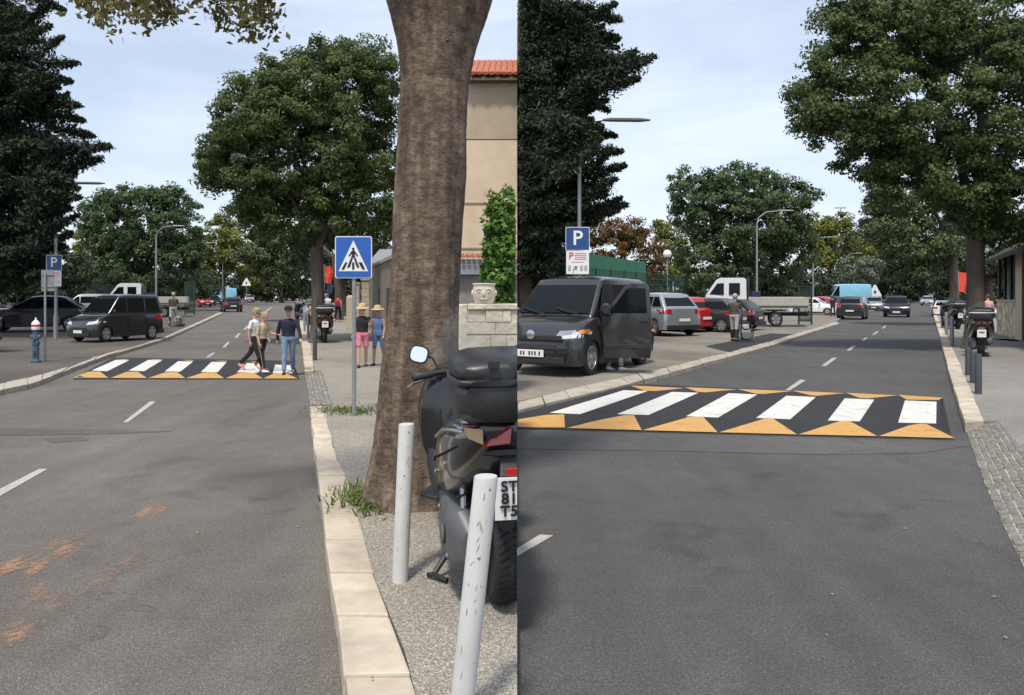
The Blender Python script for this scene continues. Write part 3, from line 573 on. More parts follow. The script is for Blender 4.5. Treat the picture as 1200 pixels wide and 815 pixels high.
    def spray(px, py, l, k_, dirx=0):
        y = Y-1.0+random.uniform(-.5, .5); tip = np.array(PX(px, py, y)); st = tip+np.array([dirx*.2-.05, 0, l/F*y])
        n = k_; u = rng.random(n); w_ = 9/F*y
        P.append(st+(tip-st)*u[:, None]+rng.normal(0, 1, (n, 3))*w_*np.array([1, 1, .7])); Nn.append(rng.normal(0, 1, (n, 3))); S.append(rng.uniform(3.2, 6.4, n)/F*y); T.append(np.clip(rng.normal(.4, .25, n)+(.35 if px < 170 else 0), 0, 1))
        tw.tube([tuple(st), tuple(tip)], [.006, .002], 4)
    for px, py, l, k_ in [(q[0], q[1], q[2], q[3]*3) for q in [(95, 4, 60, 34), (105, 20, 40, 34), (118, 28, 45, 40), (127, 38, 45, 26), (140, 20, 60, 30), (150, 12, 60, 36), (163, 26, 50, 44), (172, 30, 45, 34), (185, 22, 50, 40), (195, 20, 60, 46), (205, 18, 60, 40),
                          (238, 10, 60, 26), (258, 24, 50, 32), (264, 36, 50, 26), (285, 30, 60, 40), (293, 46, 60, 30), (305, 22, 60, 42), (297, 50, 30, 12), (312, 36, 60, 34), (320, 40, 40, 16), (315, 5, 50, 40), (275, 0, 50, 40), (180, 0, 60, 50), (130, 0, 60, 40), (225, 0, 40, 10), (250, -6, 40, 20)]]:
        spray(px, py, l, k_)
    for _ in range(30): spray(random.uniform(0, 330), random.uniform(-160, -50), 60, 60)
    leaves('crown', np.vstack(P), np.vstack(Nn), np.concatenate(S), np.concatenate(T), leafmat('leaf_overhang', (.05, .055, .02), (.24, .21, .07), .3), root, .5, 'L')
    o = tw.build('twig', BARK, root); o['kind'] = 'stuff'; o.matrix_parent_inverse = root.matrix_world.inverted()
big_tree()
# ---- hedge beside the seam, clipped column of bright leaves
def hedge():
    Y = 13.5; root = empty('hedge', PX(590, 344, Y)*1, 0); root.location.z = .12; bpy.context.view_layer.update(); tag(root, 'tall bright green hedge behind the stone wall with the face vase', 'hedge')
    P, Nn, S, T = blob_points([(600, 245, 32, 24), (598, 285, 34, 30), (596, 325, 32, 34), (585, 265, 17, 30), (582, 315, 15, 36), (604, 360, 34, 34), (640, 300, 40, 70)], Y, 2.3, 4.4, 9, .8, .3, .9)
    leaves('foliage', P, Nn, S, T, HED, root, .6, 'L')
    b = MB(); k = root.location
    for dx in (-.2, .05): b.tube([(k.x+dx, Y+.1, .1), (k.x+dx*1.3, Y, 1.5), (k.x+dx*1.5, Y, 3)], [.04, .03, .01], 7)
    t = b.build('stem', BARK, root); t.matrix_parent_inverse = root.matrix_world.inverted(); clip(t, 'L')
hedge()
# ---- grass tufts
def tuft(label, cx, cy, wx, wy, n, h, z=.12):
    b = MB(); c0 = G(cx, cy, z)
    for _ in range(n):
        px, py = cx+random.gauss(0, wx/2), cy+random.gauss(0, wy/2); p = G(px, py, z)-c0; p.z = 0
        hh = h*random.uniform(.4, 1.1); d = Vector((random.gauss(0, .45), random.gauss(0, .45), 1))*hh; w_ = random.uniform(.004, .010); a = random.uniform(0, 3.1); s = Vector((math.cos(a), math.sin(a), 0))*w_
        bend = Vector((random.gauss(0, .4), random.gauss(0, .4), -.1))*hh
        b.add([p-s, p+s, p+d*.55+s*.7, p+d*.55-s*.7, p+d*.8+bend], [(0, 1, 2, 3), (3, 2, 4)])
    o = b.build('grass_tuft', mat('grass_blade', (.045, .09, .018), .7, c2=(.17, .20, .05), scale=30), fix=False); o.location = c0
    tag(o, label, 'grass', kind='stuff')
tuft('green grass tuft growing at the foot of the thick trunk', 437, 587, 42, 16, 900, .13)
tuft('short green grass strip around the foot of the crosswalk sign post', 408, 482, 44, 6, 700, .07)
# ------------------------------------------------------------------ buildings and walls
def box_px(b, l, r, t, bt, Y, depth):      # upright block whose front face fills the photo rectangle at distance Y
    a = PX(l, t, Y); c = PX(r, bt, Y); b.box(((a.x+c.x)/2, Y+depth/2, (a.z+c.z)/2), (c.x-a.x, depth, a.z-c.z)); return b
def beige_house():
    Y = 24.0; root = empty('house', PX(575, 344, Y)); root.location.z = .12; bpy.context.view_layer.update(); tag(root, 'tall beige house side with red roof tiles behind the thick trunk', 'house')
    inv = lambda o: setattr(o, 'matrix_parent_inverse', root.matrix_world.inverted())
    m = mat('beige_render', (.52, .40, .275), .9, var=.10, scale=1.4, bump=.1, bscale=60, c2=(.64, .51, .37)); m2 = mat('brown_render', (.36, .28, .20), .9, var=.1, scale=1.6, c2=(.43, .345, .25))
    g = mat('grey_trim', (.20, .21, .22), .7); 
    b = box_px(MB(), 520, 680, 164, 400, Y, 8); o = b.build('wall', m, root); inv(o); clip(o, 'L')
    b = box_px(MB(), 520, 680, 86, 163.2, Y-.02, 8); o = b.build('wall', m2, root); inv(o); clip(o, 'L')
    for y in (237, 290): o = box_px(MB(), 520, 680, y, y+1.6, Y-.035, .05).build('seam_line', mat('seam_grey', (.40, .32, .235), .9), root); inv(o); clip(o, 'L')
    # roof: tile rows rising away
    T = mat('roof_tile', (.40, .13, .07), .85, var=.3, scale=8); b = MB(); x0 = PX(548, 90, Y).x; x1 = PX(640, 90, Y).x; z0 = PX(0, 90, Y).z
    x = x0
    while x < x1:
        b.tube([(x, Y-.45, z0-.02), (x, Y+3.2, z0+1.45)], [.10, .10], 8, flat=.55); x += .19
    b.add([(x0-.1, Y-.42, z0-.08), (x1, Y-.42, z0-.08), (x1, Y+3.3, z0+1.4), (x0-.1, Y+3.3, z0+1.4)], [(0, 1, 2, 3)])
    ro = b.build('roof', T, root, smooth=True); inv(ro); clip(ro, 'L')
    b = MB(); 
    for i in range(9):
        xx = x0+.1+i*.42; b.box((xx, Y-.2, z0-.17), (.12, .42, .10))
    box_px(b, 548, 640, 91, 94, Y-.38, .35)
    o = b.build('eave', mat('eave_brown', (.12, .08, .06), .8), root); inv(o); clip(o, 'L')
    b = MB(); c = PX(599, 66, Y+1.2); b.box((c.x, c.y, c.z-.1), (.36, .36, .75)); b.box((c.x, c.y, c.z+.26), (.46, .46, .07)); b.box((c.x, c.y, c.z+.36), (.3, .3, .1))
    o = b.build('chimney', mat('brick_red', (.34, .12, .08), .9, var=.3, scale=15), ro, bevel=.01); o.matrix_parent_inverse = root.matrix_world.inverted(); clip(o, 'L')
    b = MB(); a = PX(575, 76, Y+1); b.tube([a, a+Vector((0, 0, .75))], .012, 5)
    for k in range(4): b.tube([a+Vector((-.22+k*.03, 0, .4+k*.1)), a+Vector((.22-k*.03, 0, .46+k*.1))], .009, 4)
    o = b.build('antenna', mat('dark_metal', (.05, .05, .05), .4), ro); o.matrix_parent_inverse = root.matrix_world.inverted()
    # lower annex: tile ledge, shutter boards, plinth
    b = MB(); x = PX(530, 0, 20).x
    while x < PX(640, 0, 20).x: b.tube([(x, 19.7, PX(0, 302, 20).z), (x, 22, PX(0, 299, 20).z+.12)], .05, 7, flat=.6); x += .14
    o = b.build('ledge_tiles', T, root); inv(o); clip(o, 'L')
    b = box_px(MB(), 500, 680, 322, 420, 20.1, .3); o = b.build('annex_wall', mat('grey_render', (.22, .20, .18), .9), root); inv(o); clip(o, 'L')
    b = MB(); [box_px(b, 500, 680, 304+i*6.2, 309.4+i*6.2, 19.9-.02*i, .3) for i in range(3)]
    o = b.build('awning', mat('blue_grey_sheet', (.21, .235, .265), .5), root); inv(o); clip(o, 'L')
beige_house()
def stone_wall():
    Y = 9.6; root = empty('garden_wall', PX(575, 344, Y)); root.location.z = .12; bpy.context.view_layer.update(); tag(root, 'low cream stone wall behind the black scooter', 'wall')
    m = mat('cream_stone', (.60, .52, .40), .85, var=.1, scale=5, bump=.9, bscale=14, c2=(.74, .68, .55)); per_island(m, .88, 1.08); b = MB()
    rows = [(364, 377), (378, 391), (392, 407), (408, 424), (425, 440), (441, 458), (459, 480), (481, 510)]
    for i, (t, bt) in enumerate(rows):
        x = 546+random.uniform(-12, 0)*(0)
        while x < 660:
            w_ = random.uniform(9, 38); j_ = random.uniform(-2.2, 2.2) if 0 < i < 7 else 0; box_px(b, x, min(x+w_, 662), t+j_, bt+.7+random.uniform(-.6, .6), Y-random.uniform(0, .025), .3); x += w_+.3
    o = b.build('masonry', m, root, bevel=.006); o.matrix_parent_inverse = root.matrix_world.inverted(); clip(o, 'L')
    b = box_px(MB(), 537.5, 660, 364, 515, Y+.012, .27); o = b.build('mortar', mat('mortar_light', (.50, .41, .28), .9), root); o.matrix_parent_inverse = root.matrix_world.inverted(); clip(o, 'L')
    b = box_px(MB(), 536, 547.5, 357, 515, Y-.02, .34); b2 = box_px(b, 548, 660, 356.5, 363, Y-.04, .38); o = b2.build('coping', m, root, bevel=.012); o.matrix_parent_inverse = root.matrix_world.inverted(); clip(o, 'L')
    # face vase on the wall
    k = Y/F; c = PX(567, 357, Y); r = 13.5*k
    v = empty('vase', (c.x, c.y+.1, c.z)); tag(v, 'cream face shaped vase standing on the stone wall', 'vase')
    vm = mat('vase_ceramic', (.62, .56, .46), .6, var=.08)
    b = MB().lathe([(r*.62, 0), (r*.8, r*.12), (r*.98, r*.7), (r*1.0, r*1.2), (r*.93, r*1.62), (r*1.02, r*1.75), (r*1.0, r*1.85), (r*.82, r*1.85), (r*.78, r*1.3), (r*.1, r*1.2)], n=26)
    b.build('bowl', vm, v, smooth=True)
    MB().ball((0, -r*1.0, r*.95), (r*.13, r*.16, r*.30)).build('nose', vm, v, smooth=True)
    for s in (-1, 1):
        MB().tube([(s*r*.18, -r*.97, r*1.28), (s*r*.42, -r*.93, r*1.36), (s*r*.62, -r*.8, r*1.25)], r*.07, 6).build('eyebrow', vm, v, smooth=True)
        MB().ball((s*r*.38, -r*.91, r*1.08), (r*.14, r*.08, r*.08)).build('eye', vm, v, smooth=True); MB().ball((s*r*1.0, 0, r*1.0), (r*.13, r*.2, r*.28)).build('ear', vm, v, smooth=True)
    MB().tube([(-r*.28, -r*.93, r*.48), (0, -r*.99, r*.44), (r*.28, -r*.93, r*.48)], r*.07, 6).build('mouth', vm, v, smooth=True)
stone_wall()
def side_wall():      # garden walls and gate pillars along the left street pavement
    root = empty('garden_wall', G(456, 402, .12)); bpy.context.view_layer.update(); tag(root, 'long weathered beige wall behind the two people in straw hats', 'wall')
    m = mat('old_render', (.20, .165, .125), .9, var=.25, scale=1.2, bump=.3); a0 = PX(436, 0, 33); a1 = PX(466, 0, 19.5)
    zt0 = PX(0, 314, 33).z; zt1 = PX(0, 301, 19.5).z
    P = [Vector((a0.x, 33, .1)), Vector((a1.x, 19.5, .1)), Vector((a1.x, 19.5, zt1)), Vector((a0.x, 33, zt0))]
    o = MB().prism(P, (.3, .05, 0)).build('wall_face', m, root); o.matrix_parent_inverse = root.matrix_world.inverted()
    d = Vector((a1.x-a0.x, -13.5, 0)); b = MB()
    b.prism([P[3]+Vector((-.06, 0, 0)), P[2]+Vector((-.06, 0, 0)), P[2]+Vector((-.06, 0, .1)), P[3]+Vector((-.06, 0, .1))], (.42, .05, 0))
    o = b.build('coping', mat('coping_grey', (.30, .27, .22), .9), root); o.matrix_parent_inverse = root.matrix_world.inverted()
    b = MB()
    for t in (.35, .7):
        p = P[0]+d*t; b.prism([p+Vector((-.02, 0, .1)), p+d*.10+Vector((-.02, 0, .1)), p+d*.10+Vector((-.02, 0, 1.9)), p+Vector((-.02, 0, 1.9))], (.05, 0, 0))
    o = b.build('door', mat('dark_door', (.04, .035, .03), .7), root); o.matrix_parent_inverse = root.matrix_world.inverted()
    sm = mat('pillar_stone', (.36, .31, .24), .9, var=.2, scale=4, bump=.4)
    for px, t, bt, Y, wd, lab in ((429, 329, 372, 36, 9, 'nearer stone gate pillar left of the wall with dark doors'), (418, 333, 370, 40, 7, 'farther stone gate pillar left of the wall with dark doors')):
        z0 = .12; p = PX(px, t, Y); r_ = empty('gate_pillar', (p.x, Y, z0)); tag(r_, lab, 'pillar')
        n = 6; h = (p.z-z0)/n; b = MB()
        for i in range(n): b.box((0, 0, h*(i+.5)), (wd*Y/F*random.uniform(.94, 1.0), .4, h*.97))
        b.build('shaft', sm, r_, bevel=.015); MB().box((0, 0, p.z-z0+.04), (wd*Y/F*1.2, .5, .08)).build('cap', sm, r_, bevel=.01)
    p = PX(410.5, 349, 38); r_ = empty('pedestal', (p.x, 38, .12)); tag(r_, 'squat pale stone block with round top beside the gate pillars', 'pedestal')
    h = p.z-.12; MB().box((0, 0, h*.5), (.32, .4, h)).build('block', mat('pale_stone', (.42, .36, .27), .9), r_, bevel=.02); MB().ball((0, 0, h), (.2, .2, .12)).build('cap', MATS['pale_stone'], r_, smooth=True)
    Y = 44; r_ = empty('house', PX(450, 344, Y)); r_.location.z = .12; bpy.context.view_layer.update(); tag(r_, 'low grey roofed house behind the weathered beige wall', 'house')
    b = box_px(MB(), 434, 520, 306, 385, Y, 6); o = b.build('wall', mat('dim_render', (.16, .14, .12), .9), r_); o.matrix_parent_inverse = r_.matrix_world.inverted()
    a, c = PX(431, 308, Y-.4), PX(520, 308, Y-.4); b = MB().add([a, c, c+Vector((0, 4, 1.0)), a+Vector((0, 4, 1.0)), a-Vector((0, 0, .1)), c-Vector((0, 0, .1))], [(0, 1, 2, 3), (4, 5, 1, 0)])
    o = b.build('roof', mat('grey_roof', (.20, .21, .21), .7), r_); o.matrix_parent_inverse = r_.matrix_world.inverted()
side_wall()
def stone_house():
    Y = 20; root = empty('house', G(1190, 400, .12)); bpy.context.view_layer.update(); tag(root, 'stone fronted house with awning and white balcony railing at the right edge', 'house')
    inv = lambda o: setattr(o, 'matrix_parent_inverse', root.matrix_world.inverted())
    # facade runs from far (px 1168, Y 30) to near (px 1215, Y 21)
    A = lambda t: Vector((PX(1168, 0, 33).x*(1-t)+PX(1206, 0, 27).x*t, 33*(1-t)+27*t, 0))
    def panel(t0, t1, z0, z1, off=0, th=.25):
        a, b_ = A(t0)-Vector((off, 0, 0)), A(t1)-Vector((off, 0, 0)); return MB().prism([a+Vector((0, 0, z0)), b_+Vector((0, 0, z0)), b_+Vector((0, 0, z1)), a+Vector((0, 0, z1))], (th, .1, 0))
    st = mat('rubble_stone', (.66, .55, .39), .9, var=.3, scale=9, bump=.8, bscale=9, c2=(.50, .41, .28))
    nt = st.node_tree; p_ = nt.nodes['Principled BSDF']; tc = N(nt, 'ShaderNodeTexCoord'); vo = N(nt, 'ShaderNodeTexVoronoi', feature='DISTANCE_TO_EDGE'); vo.inputs['Scale'].default_value = 3.0; vc = N(nt, 'ShaderNodeTexVoronoi'); vc.inputs['Scale'].default_value = 3.0
    nt.links.new(tc.outputs['Object'], vo.inputs['Vector']); nt.links.new(tc.outputs['Object'], vc.inputs['Vector']); r_ = N(nt, 'ShaderNodeMapRange'); r_.inputs[1].default_value = .02; r_.inputs[2].default_value = .07; r_.inputs[3].default_value = .45; nt.links.new(vo.outputs['Distance'], r_.inputs[0])
    sp = N(nt, 'ShaderNodeSeparateColor'); nt.links.new(vc.outputs['Color'], sp.inputs[0]); r5 = N(nt, 'ShaderNodeMapRange'); r5.inputs[3].default_value = .65; r5.inputs[4].default_value = 1.35; nt.links.new(sp.outputs[0], r5.inputs[0]); ml = N(nt, 'ShaderNodeMath', operation='MULTIPLY'); nt.links.new(r_.outputs[0], ml.inputs[0]); nt.links.new(r5.outputs[0], ml.inputs[1])
    vs_ = N(nt, 'ShaderNodeVectorMath', operation='SCALE'); nt.links.new(p_.inputs['Base Color'].links[0].from_socket, vs_.inputs[0]); nt.links.new(ml.outputs[0], vs_.inputs['Scale']); nt.links.new(vs_.outputs[0], p_.inputs['Base Color'])
    zt = lambda py, Y: CH-(py-HY)*Y/F
    o = panel(0, .62, 0, zt(354, 31)).build('low_wall', st, root); inv(o)
    o = panel(-.02, .64, zt(354, 31)+.003, zt(354, 31)+.09, .04, .33).build('coping', mat('pale_stone', (.42, .36, .27), .9), root, bevel=.01); inv(o)
    o = panel(-.03, 2.6, zt(354, 31)+.095, 3.45, -.35, .1).build('window', mat('dark_glass_front', (.02, .022, .025), .15), root); inv(o)
    for t in (.0, .2, .4, .6):
        p = A(t); o = MB().box((p.x+.12, p.y, (zt(354, 31)+3.4)/2+.05), (.09, .09, 3.4-zt(354, 31)-.1)).build('window_frame', mat('dark_wood', (.035, .025, .02), .6), root); inv(o)
    o = panel(.66, .84, 0, 3.5, .05, .35).build('pillar', mat('cream_pillar', (.55, .45, .32), .85, bump=.2), root, bevel=.02); inv(o)
    o = panel(.84, 2.6, 0, 3.5, -.15, .2).build('door', mat('dark_door', (.04, .035, .03), .7), root); inv(o)
    p0, p1 = A(-.06), A(2.8); z = 3.25
    b = MB().add([p0+Vector((-.75, 0, z-.1)), p1+Vector((-.75, 0, z+.35)), p1+Vector((.5, 0, z+1.0)), p0+Vector((.5, 0, z+.55)), p0+Vector((-.75, 0, z-.25)), p1+Vector((-.75, 0, z+.15))], [(0, 1, 2, 3), (4, 5, 1, 0), (0, 3, 4)])
    o = b.build('awning', mat('dark_canvas', (.035, .03, .028), .8), root); inv(o)
    o = panel(-.0, 3, 3.6, 7.5, -1.6, .3).build('upper_wall', mat('cream_render', (.50, .42, .30), .9), root); inv(o)
    w_ = mat('white_paint', (.72, .72, .70), .5); b = MB()
    for k in range(36):
        t = -.05+k*.05; p = A(t)+Vector((-.35, 0, 0)); b.box((p.x, p.y, 4.0+t*.3), (.035, .035, .75))
    for zz in (3.66, 4.40):
        b.tube([A(-.06)+Vector((-.35, 0, zz)), A(1.75)+Vector((-.35, 0, zz+.5))], .03, 6)
    o = b.build('balcony_railing', w_, root); inv(o)
    p = A(.75); o = MB().box((p.x-.4, p.y, .06), (.8, 1.5, .12)).build('doorstep', mat('pale_stone', (.42, .36, .27), .9), root, bevel=.015); inv(o)
stone_house()
def green_wall():
    root = empty('board_wall', PX(700, 344, 46)); root.location.z = .1; bpy.context.view_layer.update(); tag(root, 'tall plain green board wall behind the blue parking sign', 'wall')
    m = mat('green_board', (.030, .20, .095), .6, var=.06, scale=1)
    a = PX(604, 0, 30); c = PX(757, 0, 50); za = PX(0, 284, 30).z; zc = PX(0, 308, 50).z
    za = 3.85; n = 9; b = MB()
    for i in range(n):
        p = Vector((a.x, 30, 0)).lerp(Vector((c.x, 50, 0)), (i+.004)/n); q = Vector((a.x, 30, 0)).lerp(Vector((c.x, 50, 0)), (i+.996)/n)
        b.prism([p+Vector((0, 0, .1)), q+Vector((0, 0, .1)), q+Vector((0, 0, za)), p+Vector((0, 0, za))], (-.02, .08, 0))
    o = b.build('boards', m, root); inv = root.matrix_world.inverted(); o.matrix_parent_inverse = inv; clip(o, 'R')
    b = MB()
    for i in range(n+1):
        p = Vector((a.x, 30, 0)).lerp(Vector((c.x, 50, 0)), i/n); b.box((p.x-.05, p.y+.14, za/2), (.08, .08, za))
    o = b.build('frame_post', mat('green_dark_metal', (.012, .045, .032), .5), root); o.matrix_parent_inverse = inv; clip(o, 'R')
green_wall()
def mesh_fence(label, p0, p1, h, n, side=None, wires=10):
    """dark green mesh fence from p0 to p1 (world points)"""
    root = empty('mesh_fence', p0); tag(root, label, 'fence'); d = Vector(p1)-Vector(p0); gm = mat('green_dark_metal', (.012, .045, .032), .5)
    for i in range(n+1):
        p = d*(i/n); MB().box((p.x, p.y, h/2), (.07, .07, h)).build('post', gm, root)
    b = MB(); Lh = d.length; k = int(Lh/.22)
    for i in range(k): p = d*((i+.5)/k); b.box((p.x, p.y, h/2), (.022, .022, h*.98))
    for i in range(wires): z = h*(.04+.94*i/(wires-1)); b.tube([(0, 0, z), (d.x, d.y, z)], .018, 4)
    b.build('mesh_panel', gm, root)
    if side: clip(root, side)
mesh_fence('dark green mesh fence in front of the green board wall', PX(604, 344, 27)*1-Vector((0, 0, CH-.1)), PX(800, 344, 50)-Vector((0, 0, CH-.1)), 2.9, 12, 'R')
mesh_fence('dark green mesh fence behind the black cars on the left edge', PX(-90, 344, 46)-Vector((0, 0, CH-.1)), PX(160, 344, 70)-Vector((0, 0, CH-.1)), 2.5, 9)
def gate_panel(label, px, l, r, t, bt, Y):
    a, c = PX(l, t, Y), PX(r, bt, Y); root = empty('mesh_gate', ((a.x+c.x)/2, Y, .1)); tag(root, label, 'gate'); gm = MATS['green_dark_metal']; W = c.x-a.x; H = a.z-.1
    b = MB()
    for x in (-W/2, W/2): b.box((x, 0, H/2), (.08, .08, H))
    for z in (.25, H-.05, H*.5): b.box((0, 0, z), (W, .06, .07))
    b.build('frame', gm, root); b = MB()
    for i in range(14): b.box((-W/2+W*(i+.5)/14, 0, H/2), (.025, .025, H-.3))
    b.build('mesh_panel', gm, root)
gate_panel('tall dark green gate leaf behind the tail of the white dropside truck', 0, 936, 951, 335, 378, 43)
gate_panel('tall dark green gate leaf beside the parked pickup of the left street', 0, 217, 228, 330, 364, 62)
# dark planting behind the fences
def shrub(label, blobs, Y, m=GR5, side=None, leafpx=3, clump=9):
    k = Y/F; root = empty('shrub', Vector(((blobs[0][0]-600)*k, Y, .1))); bpy.context.view_layer.update(); tag(root, label, 'shrub')
    P, Nn, S, T = blob_points(blobs, Y, 1.6, leafpx, clump); P[:, 2] = np.maximum(P[:, 2], .1); leaves('foliage', P, Nn, S, T, m, root, .55, side)
    for q in blobs:
        c = PX(q[0], q[1], Y); o = MB().tube([(c.x, Y, 0), c], [.06, .02], 6).build('stem', BARK, root); o.matrix_parent_inverse = root.matrix_world.inverted()
        if side: clip(o, side)
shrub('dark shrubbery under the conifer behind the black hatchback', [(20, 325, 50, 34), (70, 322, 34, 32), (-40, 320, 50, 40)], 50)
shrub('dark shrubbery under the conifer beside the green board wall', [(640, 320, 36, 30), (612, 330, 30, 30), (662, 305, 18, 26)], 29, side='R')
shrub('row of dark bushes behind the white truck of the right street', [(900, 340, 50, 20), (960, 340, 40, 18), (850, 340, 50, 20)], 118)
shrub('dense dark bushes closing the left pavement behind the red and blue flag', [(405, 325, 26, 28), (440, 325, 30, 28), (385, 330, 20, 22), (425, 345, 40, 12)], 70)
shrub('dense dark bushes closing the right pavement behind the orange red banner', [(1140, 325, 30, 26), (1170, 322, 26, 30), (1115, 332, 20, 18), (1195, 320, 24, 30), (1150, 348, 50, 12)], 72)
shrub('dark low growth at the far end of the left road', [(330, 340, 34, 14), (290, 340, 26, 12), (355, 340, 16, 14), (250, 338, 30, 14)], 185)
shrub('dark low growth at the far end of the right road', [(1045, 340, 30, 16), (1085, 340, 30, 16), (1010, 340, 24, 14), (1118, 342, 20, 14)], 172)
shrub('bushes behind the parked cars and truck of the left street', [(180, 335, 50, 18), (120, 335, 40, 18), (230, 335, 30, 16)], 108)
# ------------------------------------------------------------------ vehicles
def carpaint(name, c, metal=.3): return mat(name, c, .32, metal, var=.03, scale=2, coat=.8)
GLASS = mat('car_glass', (.006, .008, .009), .05, var=.05, spec=.22)
TYRE = mat('tyre_rubber', (.016, .016, .017), .85, var=.2, scale=20)
RIM = mat('rim_alloy', (.40, .40, .41), .35, .7)
BLK = mat('black_plastic', (.018, .018, .019), .55, bump=.05)
CHR = mat('chrome', (.6, .6, .6), .15, 1)
LAMP = mat('lamp_clear', (.62, .64, .66), .12, .3, coat=1)
REDL = mat('lamp_red', (.36, .012, .014), .2, coat=1)
AMB = mat('lamp_amber', (.75, .25, .03), .25, coat=1)
PLATE = mat('plate_white', (.70, .70, .68), .5, var=.02)
INK = mat('ink_black', (.01, .01, .012), .6)
def wheel(parent, x, y, r, w, m_rim=None, steer=0):
    s = 1 if y > 0 else -1
    t = MB().lathe([(r*.62, -w*.42), (r*.86, -w*.5), (r*.97, -w*.42), (r, -w*.2), (r, w*.2), (r*.97, w*.42), (r*.86, w*.5), (r*.62, w*.42)], n=28, axis='Y').build('wheel', TYRE, parent, smooth=True)
    t.location = (x, y, r); t.rotation_euler = (0, 0, steer)
    b = MB(); yo = s*w*.40
    b.lathe([(r*.64, yo-.02), (r*.66, yo+.012*s), (r*.60, yo+.016*s), (r*.56, yo-.012*s), (.01, yo-.03*s)], n=24, axis='Y')
    for k in range(5):
        a = 2*math.pi*k/5+.3; c, sn = math.cos(a), math.sin(a); q = .055*r/.3
        p = [Vector((c*.03-sn*q, yo+.004*s, sn*.03+c*q)), Vector((c*.03+sn*q, yo+.004*s, sn*.03-c*q)), Vector((c*r*.6+sn*q, yo+.012*s, sn*r*.6-c*q)), Vector((c*r*.6-sn*q, yo+.012*s, sn*r*.6+c*q))]
        b.prism(p, (0, -.03*s, 0))
    b.lathe([(r*.14, yo+.018*s), (r*.13, yo-.02*s)], n=10, axis='Y')
    b.build('rim', m_rim or RIM, t, smooth=False)
    return t
def patch(name, body, quad, d, m, parent, off=.007, nu=10, nv=6):
    """lamp lens lying on the body: a four cornered patch cast onto the body's surface along d"""
    d = Vector(d).normalized(); q = [Vector(p) for p in quad]; P = []; ok_ = []
    for i in range(nv+1):
        for j in range(nu+1):
            p = q[0].lerp(q[1], j/nu).lerp(q[3].lerp(q[2], j/nu), i/nv); ok, loc, nn, _ = body.ray_cast(p-d*1.5, d); P.append((loc+nn*off) if ok else p); ok_.append(ok)
    fs = []
    for i in range(nv):
        for j in range(nu):
            f = (i*(nu+1)+j, i*(nu+1)+j+1, (i+1)*(nu+1)+j+1, (i+1)*(nu+1)+j)
            if all(ok_[k] for k in f) and max((P[f[0]]-P[f[2]]).length, (P[f[1]]-P[f[3]]).length) < .16: fs.append(f)
    if not fs: return None
    return MB().add(P, fs).build(name, m, parent, smooth=True, fix=False)
def arc(cx, r, n=9, z0=.0, zc=None):        # wheel arch, front to rear, over the wheel centre
    return [(cx+r*math.cos(a), zc+r*math.sin(a)) for a in np.linspace(0, math.pi, n)]
SPECS = dict(
    hatch=dict(L=4.1, W=1.78, H=1.48, zh=.97, zb=.98, xw=.95, xt=.22, xm=-.4, xr=-1.35, xg=-1.92, r=.31, xf=1.28, xb=-1.28, zn=.68),
    sedan=dict(L=4.6, W=1.80, H=1.44, zh=.95, zb=.98, xw=.95, xt=.15, xm=-.4, xr=-1.15, xg=-1.85, r=.32, xf=1.40, xb=-1.35, zn=.66),
    estate=dict(L=4.6, W=1.80, H=1.48, zh=.95, zb=.97, xw=1.0, xt=.25, xm=-.5, xr=-1.75, xg=-2.15, r=.32, xf=1.40, xb=-1.35, zn=.66),
    suv=dict(L=4.3, W=1.84, H=1.62, zh=1.08, zb=1.08, xw=.95, xt=.30, xm=-.4, xr=-1.45, xg=-1.98, r=.35, xf=1.32, xb=-1.32, zn=.78),
    van=dict(L=4.4, W=1.83, H=1.82, zh=1.09, zb=1.10, xw=1.28, xt=.50, xm=-.4, xr=-1.95, xg=-2.14, r=.33, xf=1.42, xb=-1.35, zn=.76),
    bigvan=dict(L=5.4, W=2.0, H=2.5, zh=1.25, zb=1.3, xw=1.95, xt=1.05, xm=-.4, xr=-2.55, xg=-2.64, r=.36, xf=1.85, xb=-1.6, zn=.9))
